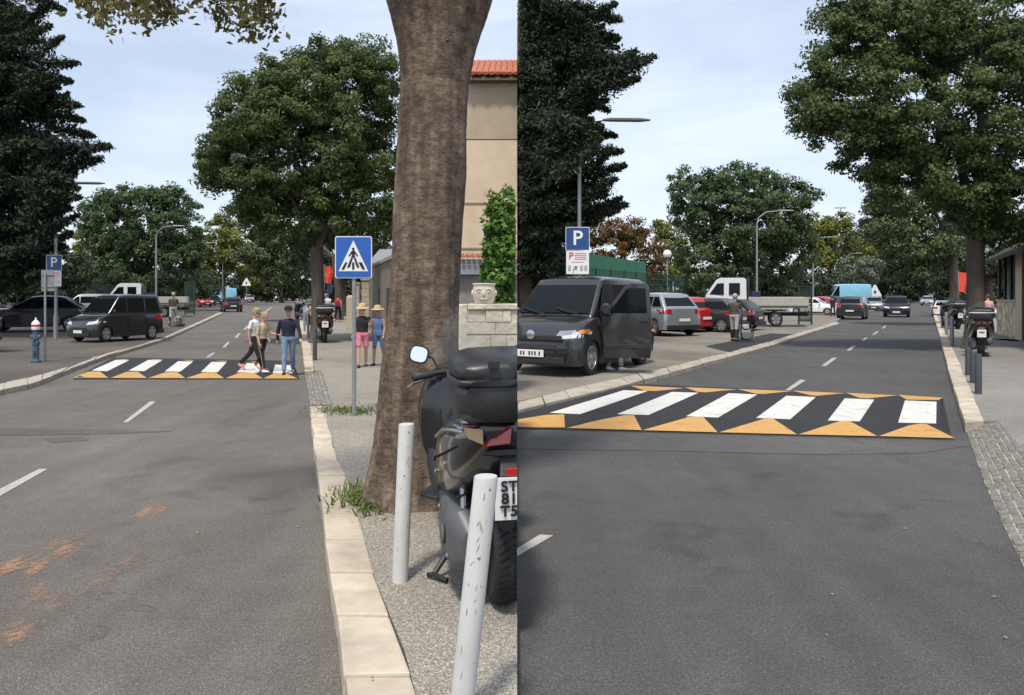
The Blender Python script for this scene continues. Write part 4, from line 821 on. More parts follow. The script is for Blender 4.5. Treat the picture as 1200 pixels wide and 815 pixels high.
def car(name, label, cat, pos, heading, kind, paintm, group=None, scale=1.0, lenscale=1.0, clipside=None, rear_lamps=True, sills=False, opts=()):
    S = dict(SPECS[kind]); L_, W, H = S['L'], S['W'], S['H']; hl = L_/2; hw = W/2; r = S['r']; ra = r+.05
    root = empty(name, pos, R(heading), (scale*lenscale, scale, scale)); tag(root, label, cat, group)
    xf, xb = S['xf'], S['xb']; zs = .22
    prof = [(hl-.06, .20), (hl, .42), (hl-.01, .60), (hl-.09, S['zn']), (hl-.35, S['zn']+.13*(S['zh']-S['zn'])/.3+.05), (S['xw'], S['zh'])]
    prof += [(.1, S['zb']+.0), (S['xg'], S['zb']), (-hl+.05, S['zb']-.04), (-hl, S['zb']-.35), (-hl-.0, .48), (-hl+.05, .26)]
    prof += [(xb-ra-.03, .24)]+[(x, z) for x, z in reversed(arc(xb, ra, 9, zc=r))]+[(xb+ra+.03, zs)]
    prof += [(xf-ra-.03, zs)]+[(x, z) for x, z in reversed(arc(xf, ra, 9, zc=r))]+[(xf+ra+.02, .21)]
    prof = [p for p in prof if True]
    n = len(prof); vs = []; ys = [(-hw, .905, -.06), (-hw+.05, .945, -.025), (-hw+.16, .972, -.008), (-hw*.5, .993, 0), (0, 1.0, .004), (hw*.5, .993, 0), (hw-.16, .972, -.008), (hw-.05, .945, -.025), (hw, .905, -.06)]
    for y, kx, dz in ys:
        for x, z in prof:
            kk = kx if abs(x) > max(abs(xf), abs(xb))+ra*.8 else 1
            if kk != 1: kk = 1-(1-kx)*min(1, (abs(x)-(hl-.65))/.6) if abs(x) > hl-.65 else 1
            yy = y*(1-.055*max(0, (z-.62)/.45)**2)*(1-.02*max(0, (.4-z)/.2))
            vs.append((x*kk, yy, z+dz*max(0, min(1, (z-.45)/.3))))
    m_ = len(ys); fs = [(i*n+j, i*n+(j+1) % n, (i+1)*n+(j+1) % n, (i+1)*n+j) for i in range(m_-1) for j in range(n)]
    fs += [tuple(range(n-1, -1, -1)), tuple((m_-1)*n+j for j in range(n))]
    body = MB().add(vs, fs).build('body', paintm, root, smooth=True)
    # cabin
    z0 = S['zb']-.05; wb = hw*(1-.055*((S['zb']-.62)/.45)**2)-.015; wt = hw-(.22 if kind in ('van', 'bigvan') else .27)
    cp = [(S['xw']+.02, S['zh']-.05), (S['xt'], H-.05), (S['xt']-.25, H-.012), (S['xm'], H), (S['xr']+.2, H-.02), (S['xr'], H-.06), (S['xg']-.02, z0)]
    yw = lambda z: wb+(wt-wb)*max(0, min(1, (z-z0)/(H-z0)))
    b = MB(); k = len(cp)
    b.add([(x, -yw(z), z) for x, z in cp]+[(x, -yw(z)*.5, z+(.035 if z > H-.1 else 0)) for x, z in cp]+[(x, yw(z)*.5, z+(.035 if z > H-.1 else 0)) for x, z in cp]+[(x, yw(z), z) for x, z in cp],
          [(i*k+j, i*k+(j+1) % k, (i+1)*k+(j+1) % k, (i+1)*k+j) for i in range(3) for j in range(k)]+[tuple(range(k-1, -1, -1)), tuple(3*k+j for j in range(k))])
    b.build('roof', paintm, root, smooth=True, bevel=.07 if kind in ('van', 'bigvan') else .045, seg=3)
    zb1 = S['zb']+.035; zt1 = H-.13
    fx = lambda z: S['xw']+.02+(S['xt']-S['xw']-.02)*(z-S['zh']+.05)/(H-S['zh'])
    bx_ = lambda z: S['xg']-.02+(S['xr']-S['xg']+.02)*(z-z0)/(H-.06-z0)
    def side(xs0, xs1, s, slf=0, slb=0):
        pts = [(xs0+slf*0, zb1), (xs0-slf*(zt1-zb1), zt1), (xs1+slb*(zt1-zb1), zt1), (xs1, zb1)]
        P = [Vector((x, s*(yw(z)+.004), z)) for x, z in pts]
        return MB().prism(P, (0, -s*.012, 0))
    slf = (S['xw']-S['xt'])/(H-.05-S['zh']); slb = (S['xr']-S['xg'])/(H-.06-z0)
    A = S['xw']-.10-slf*.05; B = S['xg']+.20+slb*.05; mids = [.05] if kind not in ('bigvan',) else [.9]
    if kind in ('van', 'suv', 'estate'): mids = [.10, -1.0]
    cuts = [A]+[c for c in mids for c in (c+.035, c-.035)]+[B]
    for s in (-1, 1):
        for i in range(0, len(cuts), 2):
            if kind == 'bigvan' and i >= 2: break
            side(cuts[i], cuts[i+1], s, slf if i == 0 else 0, slb if i == len(cuts)-2 else 0).build('side_window', GLASS, root, bevel=.004, seg=1)
    for nm, f0, s_, ins in (('windshield', fx, 1, .07), ('rear_window', bx_, -1, .12)):
        if nm == 'rear_window' and kind == 'bigvan': continue
        za = (S['zh']+.03) if s_ > 0 else S['zb']+.06; zc = H-(.16 if kind in ('van', 'bigvan') else .12) if s_ > 0 else H-.16
        dn = Vector((s_, 0, .7 if s_ > 0 else .25)).normalized()*(.03 if kind in ('van', 'bigvan') else .022)
        P = [Vector((f0(za), -yw(za)+ins, za)), Vector((f0(za), yw(za)-ins, za)), Vector((f0(zc), yw(zc)-ins, zc)), Vector((f0(zc), -yw(zc)+ins, zc))]
        P = [p+dn for p in P]; MB().prism(P, -dn*1.5).build(nm, GLASS, root, bevel=.004, seg=1)
    for s in (-1, 1):
        wheel(root, xf, s*(hw-.11), r, .2); wheel(root, xb, s*(hw-.11), r, .2)
        hz = S['zn']; bg_ = kind in ('van', 'bigvan')
        patch('headlight', body, [(hl, s*hw*.50, hz-.09), (hl, s*hw*1.28, hz-.02), (hl, s*hw*1.30, hz+.09), (hl, s*hw*.62, hz+.035)], (-1, -s*.38, -.05), LAMP, root)
        zt = S['zb']-.10; tall = .42 if bg_ else .26
        patch('tail_light', body, [(-hl, s*hw*.62 if not bg_ else s*hw*.88, zt-tall*.55), (-hl, s*hw*1.25, zt-tall*.5), (-hl, s*hw*1.30, zt+.06), (-hl, s*hw*.66 if not bg_ else s*hw*.88, zt+.05)], (1, -s*.45, 0), REDL, root)
        mb = MB().loft([((S['xw']-.28, s*(wb+.03), S['zb']+.07), .02, .02), ((S['xw']-.27, s*(wb+.08), S['zb']+.08), .05, .06), ((S['xw']-.26, s*(wb+.15), S['zb']+.09), .06, .075), ((S['xw']-.25, s*(wb+.21), S['zb']+.09), .04, .055)], n=10)
        mb.build('mirror', BLK if kind in ('bigvan',) else paintm, root, smooth=True)
        b = MB()                                        # door gaps
        for x in [S['xw']-.35]+[c for c in mids]+([S['xb']+.42] if kind in ('hatch', 'sedan') else []): b.box((x, s*(hw-.008), .62), (.012, .03, .62))
        b.build('door_gap', BLK, root)
        for x in [mids[0]+.18]+([mids[1]+.2] if len(mids) > 1 else [-.75]): MB().box((x, s*(hw-.004), S['zb']-.12), (.18, .035, .03)).build('handle', paintm, root, bevel=.008)
    b = MB(); b.box((hl-.015, 0, .50 if kind != 'bigvan' else .7), (.05, W*.55, .16)); b.box((hl-.02, 0, .30), (.06, W*.74, .12)); b.build('grille', BLK, root, bevel=.015)
    MB().box((-hl+.0, 0, .34), (.07, W*.86, .17)).build('rear_bumper', BLK if (sills or kind in ('suv', 'bigvan')) else paintm, root, bevel=.02)
    for x, z in ((hl+.017, .41), (-hl-.04, .60 if kind != 'suv' else .62)):
        p = MB().box((x, 0, z), (.012, .52, .11)).build('number_plate', PLATE, root, bevel=.004)
    b = MB()
    for s in (-1, 1): b.box(((xf+xb)/2, s*(hw-.02), .24), (xf-xb-2*ra, .05, .09))
    b.build('sill', BLK, root)
    if clipside: clip(root, clipside)
    return root
def C(px, py, z=.1): return G(px, py, z)
P_BLACK = mat('paint_black', (.008, .008, .010), .35, .1, var=.05, coat=.25, spec=.3); P_GREY = mat('paint_dark_grey', (.028, .029, .032), .35, .3, var=.05, coat=.4); P_VAN = mat('paint_van_grey', (.028, .028, .030), .30, .3, var=.05, coat=.8, spec=.5)
P_SIL = carpaint('paint_silver', (.36, .38, .40), .6); P_RED = carpaint('paint_red', (.42, .015, .018), .1); P_WHT = carpaint('paint_white', (.68, .69, .70), 0)
P_BLUE = carpaint('paint_light_blue', (.22, .50, .64), 0); P_SIL2 = carpaint('paint_pale', (.24, .25, .26), .5)
GL = 'cars parked along the left street'; GR = 'cars parked along the right street'
vl = car('parked_van', 'dark grey small van parked on the kerb beyond the left crosswalk', 'van', C(136, 399), -118, 'van', P_VAN, scale=.93, lenscale=.72, sills=True)
car('parked_car', 'black hatchback parked behind the blue hydrant at the left edge', 'car', C(44, 388), 203, 'sedan', P_BLACK, GL, 1.12, .95)
car('parked_car', 'dark silver roofed estate car showing above the black hatchback', 'car', C(97, 377), 205, 'estate', P_SIL2, GL, 1.15, .75)
car('parked_car', 'red car parked beyond the dark green gate leaf on the left street', 'car', C(234, 359.5), -40, 'hatch', P_RED, GL, 1.0)
car('parked_car', 'dark car parked between the red car and the light blue van of the left street', 'car', C(249, 358), -50, 'hatch', P_GREY, GL)
car('parked_van', 'light blue high roofed van far down the left street', 'van', C(261, 355.5, .05), -150, 'bigvan', P_BLUE, GL, 1.1, .8)
car('car', 'dark car with red tail lights seen from behind on the left road', 'car', C(271, 365.5, 0), 116, 'hatch', P_GREY, None, 1.0)
car('car', 'small dark car facing us beyond the tail of the left light blue van', 'car', C(292, 354.5, 0), -68, 'suv', P_SIL2, None, 1.0, .8)
for i, (px, py, h, p, kd, lb) in enumerate([(316, 351.6, -65, P_GREY, 'hatch', 'tiny dark car left of centre at the far end of the left road'), (326, 351.2, -70, P_SIL, 'suv', 'tiny silver car at the far end of the left road')]):
    car('car', lb, 'car', C(px, py, 0), h, kd, p, None, .95)
# right street
car('parked_car', 'silver car parked directly behind the open door of the dark van', 'car', C(768, 392), 118, 'suv', P_SIL, GR, 1.08, .80)
car('parked_car', 'bright red car parked between the silver car and the dark grey hatchback', 'car', C(797, 388), 124, 'hatch', P_RED, GR, 1.06, .75)
car('parked_car', 'dark grey hatchback with a pale wheel cover parked right of the red car', 'car', C(822, 388), 146, 'hatch', P_GREY, GR, 1.02, .95)
car('parked_car', 'black car parked between the grey hatchback and the white truck', 'car', C(848, 386), 142, 'hatch', P_BLACK, GR, .98, .9)
car('parked_car', 'white car parked in the row beyond the dark green gate leaf of the right street', 'car', C(954, 369), -35, 'hatch', P_WHT, GR, .95)
car('parked_car', 'red car parked next to the white car beyond the gate leaf of the right street', 'car', C(966, 367.5), -50, 'hatch', P_RED, GR, .98)
car('parked_car', 'black car parked in front of the right light blue van', 'car', C(979, 366.5), -55, 'hatch', P_BLACK, GR)
car('parked_van', 'light blue high roofed van parked on the right street', 'van', C(991, 363, .05), 172, 'bigvan', P_BLUE, GR, 1.12, .85)
car('car', 'black car with red tail lights seen from behind on the right road', 'car', C(999, 374, 0), 60, 'suv', P_GREY, None, 1.0, .8)
car('car', 'small dark car parked facing us left of the oncoming car', 'car', C(1025, 364.5, 0), -118, 'suv', P_SIL2, None, .95)
car('car', 'dark oncoming car with lit sky on its hood in the right road', 'car', C(1051, 371.5, 0), -118, 'suv', P_BLACK, None, 1.0, .8)
car('car', 'tiny pale car at the far end of the right road', 'car', C(1087, 358, 0), -122, 'hatch', P_SIL, None, 1.0)
car('parked_car', 'white car with red lights parked along the right kerb near the bollards', 'car', C(1105, 371, .0), 64, 'hatch', P_WHT, GR, .85, .8)
# open-door dark van of the right street
VC = Vector((2.25, 19.6, .1))
def open_van():
    fw = G(692, 440, .1)
    hd = -122; root = car('parked_van', 'dark grey van with its front door swung open beside the right crosswalk', 'van', (0, 0, 0), hd, 'van', P_VAN, None, 1.16, .88, sills=True)
    S = SPECS['van']; sc = 1.16; 
    # put the front left wheel's ground point under photo point (692, 440)
    off = Matrix.Rotation(R(hd), 3, 'Z')@Vector((S['xf']*sc*.88, (S['W']/2-.05)*sc, 0))
    root.location = fw-off
    hl = S['L']/2; hw = S['W']/2
    # front details
    bdy = [q for q in root.children if q.name.startswith('body')][0]
    MB().box((hl-.02, 0, .70), (.05, 1.25, .10)).build('upper_grille', BLK, root, bevel=.02)
    b = MB().lathe([(.085, -.01), (.085, .012), (.07, .016), (.02, .02)], (hl+.012, 0, .76), 22, 'X'); b.build('badge', CHR, root, smooth=True)
    for s in (-1, 1):
        MB().lathe([(.10, -.02), (.11, .015), (.07, .012), (.065, -.01)], (hl-.075, s*.66, .36), 16, 'X').build('fog_lamp', BLK, root, smooth=True)
        patch('indicator', bdy, [(hl, s*hw*1.06, .79), (hl, s*hw*1.24, .81), (hl, s*hw*1.26, .89), (hl, s*hw*1.04, .85)], (-1, -s*.38, -.05), AMB, root, .012)
        patch('headlight_lens', bdy, [(hl, s*hw*.56, .745), (hl, s*hw*.98, .78), (hl, s*hw*.98, .85), (hl, s*hw*.64, .83)], (-1, -s*.38, -.05), CHR, root, .011)
    MB().box((hl-.0, 0, .52), (.05, 1.5, .05)).build('bumper_strip', P_VAN, root, bevel=.015)
    p = MB().box((hl+.03, 0, .42), (.01, .55, .13)).build('number_plate', PLATE, root, bevel=.004)
    for k, (wd, y0) in enumerate(((.035, -.20), (.035, -.14), (.04, -.02), (.03, .04), (.035, .10), (.035, .19))): MB().box((hl+.0365, y0, .42), (.003, wd, .075)).build('plate_mark', mat('print_grey', (.06, .06, .06), .6), p)
    # wiper, dashboard things seen as pale reflections are left to the sky
    b = MB()
    for y0, y1 in ((-.1, -.72), (.62, .02)): b.tube([(S['xw']+.06, y0, S['zh']+.01), (S['xw']-.10, y1, S['zh']+.15)], .012, 5)
    b.build('wiper', BLK, root)
    b = MB(); b.tube([(.35, 0, S['H']+.0), (.28, 0, S['H']+.22)], .006, 5); b.build('aerial', BLK, root)
    # dark opening where the door was
    MB().prism([(.90, hw+.004, .30), (.08, hw+.004, .30), (.08, hw-.045, 1.1), (.08, hw-.15, S['H']-.17), (.58, hw-.14, S['H']-.17), (.95, hw-.045, 1.1)], (0, -.012, 0)).build('door_opening', mat('dark_interior', (.008, .008, .009), .9), root)
    # the door itself
    d = empty('door', (.93, hw+.01, 0), R(-68)); d.parent = root
    outline = [(0, .30), (-.88, .30), (-.92, .55), (-.90, 1.10), (-.86, 1.62), (-.80, 1.70), (-.52, 1.70), (-.40, 1.64), (-.0, 1.14), (.02, .7)]
    MB().prism([(x, .0, z) for x, z in outline], (0, .07, 0)).build('door_panel', P_VAN, d, bevel=.018, smooth=True)
    MB().prism([(x, .073, z) for x, z in [(-.10, 1.14), (-.82, 1.14), (-.79, 1.60), (-.50, 1.61), (-.42, 1.57)]], (0, .006, 0)).build('door_window', GLASS, d)
    MB().box((-.75, .085, 1.0), (.17, .03, .03)).build('handle', BLK, d, bevel=.008)
    MB().box((-.44, .08, .52), (.80, .02, .07)).build('rub_strip', BLK, d, bevel=.008)
    m = MB().loft([((-.02, .07, 1.16), .03, .03), ((-.04, .15, 1.2), .09, .11), ((-.05, .24, 1.21), .09, .12), ((-.05, .29, 1.21), .05, .08)], n=12).build('mirror', BLK, d, smooth=True)
    MB().box((-.115, .2, 1.20), (.01, .13, .17)).build('mirror_glass', CHR, m)
    clip(root, 'R')
    # person whose feet show below the open door
    return root
OV = open_van()
# white crew-cab dropside truck
def truck(label, pos, heading, scale, ls):
    root = empty('dropside_truck', pos, R(heading), (scale*ls, scale, scale)); tag(root, label, 'truck'); W = 1.95; hw = W/2
    prof = [(2.95, .45), (3.0, .8), (2.92, 1.12), (2.45, 1.30), (1.75, 2.20), (1.55, 2.30), (.30, 2.30), (.18, 2.22), (.15, .50)] 
    ra = .42; prof += [(1.75, .48)]+[(x, z) for x, z in arc(2.2, ra, 9, zc=.36)][::-1]+[(2.64, .46)]
    n = len(prof); vs = []
    for y in (-hw, -hw+.08, hw-.08, hw):
        for x, z in prof: vs.append((x*(.985 if abs(y) > hw-.02 else 1), y*(1-.13*max(0, (z-1.25)/1.0)), z))
    fs = [(i*n+j, i*n+(j+1) % n, (i+1)*n+(j+1) % n, (i+1)*n+j) for i in range(3) for j in range(n)]+[tuple(range(n-1, -1, -1)), tuple(3*n+j for j in range(n))]
    MB().add(vs, fs).build('cab', P_WHT, root, smooth=True)
    yw = lambda z: hw*(1-.13*max(0, (z-1.25)/1.0))+.006
    for s in (-1, 1):
        for poly in ([(2.12, 1.50), (1.70, 2.03), (1.34, 2.05), (1.34, 1.50)], [(1.08, 1.50), (1.08, 2.05), (.50, 2.05), (.50, 1.50)]):
            MB().prism([(x, s*yw(z), z) for x, z in poly], (0, -s*.015, 0)).build('side_window', GLASS, root, bevel=.003, seg=1)
        MB().box((2.35, s*(hw+.10), 1.55), (.10, .16, .32)).build('mirror', BLK, root, bevel=.02)
        MB().prism([(2.955, s*.55, .78), (2.90, s*.93, .80), (2.78, s*.955, .98), (2.90, s*.6, .96)], (.02, 0, .01)).build('headlight', LAMP, root, bevel=.01)
        wheel(root, 2.2, s*(hw-.13), .35, .22); wheel(root, -1.35, s*(hw-.16), .35, .3)
        MB().box((-1.35, s*(hw-.16), .76), (.95, .32, .03)).build('mudguard', BLK, root)
        MB().box((-2.98, s*.75, .72), (.05, .3, .12)).build('tail_light', REDL, root, bevel=.01)
    for y in (-.35, .35): MB().box((-1.3, y, .58), (3.5, .08, .16)).build('chassis_rail', BLK, root)
    MB().prism([(2.42, -.78, 1.36), (2.42, .78, 1.36), (1.83, .70, 2.12), (1.83, -.70, 2.12)], (.03, 0, .02)).build('windshield', GLASS, root)
    MB().box((2.97, 0, .95), (.04, 1.0, .16)).build('grille', BLK, root, bevel=.01)
    al = mat('dropside_alu', (.48, .46, .40), .5, .3, var=.06)
    MB().box((-1.45, 0, .93), (3.05, 2.1, .10)).build('bed_floor', mat('grey_metal', (.10, .10, .10), .5), root)
    for s in (-1, 1):
        b = MB()
        for k in range(3): b.box((-1.45, s*1.05, 1.05+k*.135), (3.03, .035, .13))
        b.build('side_board', al, root, bevel=.006, seg=1)
    MB().box((-2.97, 0, 1.18), (.035, 2.04, .40)).build('tail_board', al, root, bevel=.006); 
    b = MB(); b.box((.05, 0, 1.5), (.05, 2.0, 1.1)); [b.box((.05, y, 1.9), (.07, .07, .9)) for y in (-.95, .95)]; b.build('headboard', mat('dark_frame', (.04, .045, .05), .6), root)
    b = MB(); b.box((-.35, -.3, 1.35), (.5, .9, .6)); b.build('cargo_box', mat('dark_blue_box', (.02, .03, .10), .6), root, bevel=.02)
    return root
truck('white crew cab dropside truck parked behind the worker with the compactor', C(878, 382, .1), 164, 1.12, .87)
truck('white truck cab rising behind the roof of the left dark grey van', C(170, 372, .1), 200, 1.08, .9)

# ------------------------------------------------------------------ signs, lamps, posts
POST = mat('galvanised_post', (.30, .31, .31), .45, .5, var=.1, scale=12)
BLUE2 = mat('parking_blue', (.010, .055, .20), .4, var=.03, coat=.2)
BLUE = mat('sign_blue', (.012, .10, .42), .4, var=.03, coat=.3); SWH = mat('sign_white', (.76, .77, .76), .45, var=.02); SRED = mat('sign_red', (.55, .03, .04), .5, var=.03)
def rrect(w, h, r, n=5):
    P = []
    for cx, cy, a0 in ((w/2-r, h/2-r, 0), (-w/2+r, h/2-r, 90), (-w/2+r, -h/2+r, 180), (w/2-r, -h/2+r, 270)):
        for i in range(n+1): a = R(a0+90*i/n); P.append((cx+r*math.cos(a), cy+r*math.sin(a)))
    return P
def plate(name, w, h, r, z, m, parent, y=-.03, th=.004, pts=None, x=0):
    pts = pts or rrect(w, h, r); return MB().prism([(x+a, y, z+b) for a, b in pts], (0, th, 0)).build(name, m, parent)
def cross_sign():
    base = G(415, 487, .12); Y = base.y; k = Y/F; root = empty('crosswalk_sign', base); tag(root, 'blue square crosswalk sign on a grey post in the left pavement', 'sign')
    top = (488-280)*k; MB().tube([(0, 0, -.02), (0, 0, top)], .030, 14).build('post', POST, root, smooth=True)
    S = 43*k; zc = top-.5*49*k+.02; s = plate('sign_plate', S, 49*k, .03, zc, SWH, root, -.045, .012)
    H = 49*k; plate('blue_field', S*.95, H*.955, .022, zc, BLUE, s, -.0505)
    t = [(-S*.40, -H*.335), (S*.40, -H*.335), (S*.0, H*.40)]
    plate('white_triangle', 0, 0, 0, zc, SWH, s, -.056, pts=t)
    y = -.0615; q = S/43*1.0
    def bar(P, nm='symbol'): return MB().prism([(a*q, y, zc+b*q) for a, b in P], (0, .004, 0))
    b = MB()
    # walking man seen from the front, arms out, striding over bars
    b.prism([(math.cos(a)*1.5*q, y, zc+(9.6+1.7*math.sin(a))*q) for a in np.linspace(0, 2*math.pi, 13)[:-1]], (0, .004, 0))
    for P in ([(-1.6, 7.6), (1.6, 7.6), (1.7, 1.2), (-1.7, 1.2)], [(-1.6, 7.6), (-5.6, 1.6), (-4.4, .8), (-1.2, 5.2)], [(1.6, 7.6), (5.6, 1.6), (4.4, .8), (1.2, 5.2)], [(-1.7, 1.4), (.2, 1.4), (-4.2, -12), (-7.2, -12)], [(1.7, 1.4), (-.2, 1.4), (4.2, -12), (7.2, -12)]):
        b.prism([(a_*q, y, zc+c_*q) for a_, c_ in P], (0, .0045+random.random()*.001, 0))
    b.build('pedestrian_symbol', INK, s)
    for x0, x1, sk in ((-13.8, -10.6, 4.6), (-1.3, 1.3, 0), (10.6, 13.8, -4.6)):
        MB().prism([(x0*q, y, zc-14.3*q), (x1*q, y, zc-14.3*q), ((x1+sk*.8)*q, y, zc-6*q), ((x0+sk)*q, y, zc-6*q)], (0, .004, 0)).build('crossing_bar', INK, s)
    b = MB(); [b.box((0, .0, zc+dz), (.075, .075, .03)) for dz in (-.15, .15)]; b.build('clamp', POST, root)
cross_sign()
def p_sign(label, base, px_l, px_r, t, m1, bt, Y, pole_top, arm, lamp_label):
    """street lamp carrying the parking sign; sign plates are parts of the lamp's pole fixture"""
    k = Y/F; x0 = base[0]
    lamp = empty('street_lamp', (( x0-600)*k, Y, .1)); tag(lamp, lamp_label, 'street lamp')
    top = CH+(HY-pole_top)*k-.1; MB().tube([(0, 0, -.05), (0, 0, .9)], .085, 14).build('pole_base', POST, lamp, smooth=True)
    MB().tube([(0, 0, .8), (0, 0, top)], [.06, .045], 12).build('pole', POST, lamp, smooth=True)
    ax = (arm[0]-x0)*k; az = CH+(HY-arm[1])*k-.1
    MB().tube([(0, 0, top-.05), (ax*.2, 0, top+(az-top)*.5), (ax*.6, 0, az-.03), (ax, 0, az)], .03, 8).build('arm', POST, lamp, smooth=True)
    hl = (arm[2]-arm[0])*k
    h = MB().loft([((0, 0, 0), .05, .03), ((0, hl*.15, .01), .11, .05), ((0, hl*.8, .0), .12, .05), ((0, hl, 0), .06, .02)], n=10).build('lamp_head', mat('lamp_grey', (.12, .12, .125), .5), lamp, smooth=True)
    h.location = (ax-.05, 0, az); h.rotation_euler = (0, 0, R(-90))
    W = (px_r-px_l)*k; H1 = (m1-t)*k; H2 = (bt-m1)*k; cx = ((px_l+px_r)/2-x0)*k
    sg = empty('parking_sign', ((x0-600)*k, Y, .1)); tag(sg, label, 'sign'); 
    z1 = CH+(HY-(t+m1)/2)*k-.1; z2 = CH+(HY-(m1+bt)/2)*k-.1
    s = plate('blue_plate', W, H1*.99, .03, z1, SWH, sg, -.10, .012, x=cx); plate('blue_field', W*.95, H1*.94, .025, z1, BLUE2, s, -.1055, x=cx)
    text('P', H1*.86, SWH, s, (cx, -.110, z1), name='letter_p')
    s = plate('white_plate', W*.95, H2*.97, .02, z2, SWH, sg, -.10, .012, x=cx)
    text('P', H2*.40, SRED, s, (cx-W*.27, -.1045, z2+H2*.27), name='red_letter_p')
    b = MB(); [b.box((cx+W*.12, -.1035, z2+H2*zz), (W*ww, .004, H2*.035)) for zz, ww in ((.38, .46), (.30, .5), (.22, .48), (.14, .5))]; b.box((cx+W*.0, -.1035, z2+H2*.02), (W*.5, .004, H2*.03)); b.build('red_print', mat('print_pink', (.62, .20, .20), .6), s)
    b = MB(); [b.box((cx+W*xx, -.1035, z2-H2*(.14+.05*i)), (W*.12, .004, H2*.014)) for xx in (-.34, .16, .34) for i in range(5)]; b.box((cx-W*.07, -.1035, z2-H2*.2), (W*.10, .004, H2*.09)); b.box((cx-W*.10, -.1035, z2-H2*.29), (W*.14, .004, H2*.03)); pr = b.build('small_print', mat('print_grey', (.25, .25, .25), .6), s)
    pr['kind'] = 'stuff'
    b = MB(); [b.box((cx*.5, -.05, zz), (abs(cx)+.12, .09, .04)) for zz in (z1, z2)]; b.build('clamp', POST, sg)
p_sign('blue parking sign with white tariff plate above the open door van', (679, 0), 662.5, 690.5, 266.5, 294, 322, 21.5, 150, (708, 141, 764), 'street lamp with a grey head poking out of the right conifer')
p_sign('small blue parking sign beside the grey back of a sign at the left edge', (65.5, 0), 56, 74, 299, 317.5, 336, 1.75*F/(397.5-HY), 214, (86, 215, 124), 'street lamp whose grey head pokes out of the left conifer')
# sign seen from behind
def back_sign():
    b0 = G(53, 424, .1); k = b0.y/F; r = empty('sign_back', b0); tag(r, 'plain grey back of a rectangular sign on a thin post by the hydrant', 'sign')
    MB().tube([(0, 0, 0), (0, 0, 104*k)], .028, 10).build('post', POST, r, smooth=True)
    plate('sign_plate', 15*k, 25*k, .02, 95*k, mat('sign_back_grey', (.20, .20, .20), .6), r, .03, .01, x=2.0*k)
    b = MB(); [b.box((2*k, .02, 95*k+dz), (14*k, .02, .03)) for dz in (-.15, .15)]; b.build('bracket', POST, r)
back_sign()
def hydrant():
    b0 = G(42, 425, .1); k = b0.y/F; r = empty('hydrant', b0); tag(r, 'blue pillar hydrant with a white and red cap near the left kerb', 'hydrant'); s = 50*k
    bl = mat('hydrant_blue', (.055, .095, .13), .6, var=.3, scale=8)
    q_ = .66
    MB().lathe([(.17*s, 0), (.17*s, .05*s), (.11*s, .07*s), (.10*s, .40*s), (.13*s, .42*s), (.13*s, .48*s), (.10*s, .50*s), (.095*s, .72*s), (.12*s, .74*s), (.12*s, .77*s)], n=18).build('body', bl, r, smooth=True)
    MB().lathe([(.13*s, .77*s), (.14*s, .80*s), (.14*s, .84*s)], n=18).build('lower_cap', SWH, r, smooth=True)
    MB().lathe([(.143*s, .84*s), (.143*s, .89*s)], n=18).build('red_band', SRED, r, smooth=True)
    MB().lathe([(.14*s, .89*s), (.12*s, .94*s), (.06*s, .98*s), (.03*s, 1.0*s), (.03*s, 1.04*s), (.01*s, 1.05*s)], n=18).build('dome', SWH, r, smooth=True)
    for a, z in ((0, .60), (math.pi, .60), (-math.pi/2, .55), (-math.pi/2, .25)):
        d = Vector((math.cos(a), math.sin(a), 0)); MB().tube([d*.08*s+Vector((0, 0, z*s)), d*.17*s+Vector((0, 0, z*s))], .05*s, 10).build('outlet', bl, r, smooth=True)
    for ch in r.children: ch.scale = (q_, q_, 1)
hydrant()
# curved street lamps, globe lamps, floodlight
def lamp(label, px, top, hx, Y, hy=None, group=None):
    k = Y/F; r = empty('street_lamp', ((px-600)*k, Y, .1)); tag(r, label, 'street lamp', group); z = CH+(HY-top)*k-.1; dx = (hx-px)*k
    MB().tube([(0, 0, -.1), (0, 0, 1.2), (0, 0, z*.86)], [.11, .085, .06], 12).build('pole', POST, r, smooth=True)
    MB().tube([(0, 0, z*.86), (dx*.04, 0, z*.93), (dx*.25, 0, z*.985), (dx*.62, 0, z)], [.055, .05, .045, .04], 8).build('arm', POST, r, smooth=True)
    o = MB().loft([((0, 0, 0), .05, .03), ((0, .1, .01), .12, .06), ((0, dx*.3, 0), .13, .06), ((0, dx*.42, 0), .05, .03)], n=10).build('lamp_head', mat('lamp_pale', (.36, .37, .38), .5), r, smooth=True)
    o.location = (dx*.58, 0, z); o.rotation_euler = (0, R(0), R(-90))
LG = 'curved arm street lamps along the road'
lamp('grey curved arm street lamp behind the left dark van', 183, 265, 216, 66); lamp('second curved arm street lamp of the left street beside the gate leaf', 231, 285, 250, 100); lamp('farthest curved arm street lamp of the left street above the light blue van', 261, 293, 274, 118)
lamp('tall curved arm street lamp behind the bed of the white dropside truck', 887, 247, 930, 60); lamp('second curved arm street lamp of the right street beside the white parked car', 953, 278, 982, 92); lamp('farthest curved arm street lamp of the right street above the light blue van', 991, 297, 1011, 115)
def globe(label, px, top, Y):
    k = Y/F; r = empty('globe_lamp', ((px-600)*k, Y, .1)); tag(r, label, 'street lamp'); z = CH+(HY-top)*k-.1; q = 5*k
    MB().tube([(0, 0, 0), (0, 0, z-2*q)], [.07, .05], 10).build('pole', POST, r, smooth=True); MB().ball((0, 0, z-q), q, 18, 12).build('globe', mat('opal_globe', (.78, .77, .72), .35), r, smooth=True); MB().lathe([(q*.5, z-2.1*q), (q*.6, z-1.8*q)], n=12).build('collar', BLK, r)
globe('white globe lamp behind the cars of the left street', 83.5, 294, 52); globe('white globe lamp right of the autumn tree', 782, 293, 55)
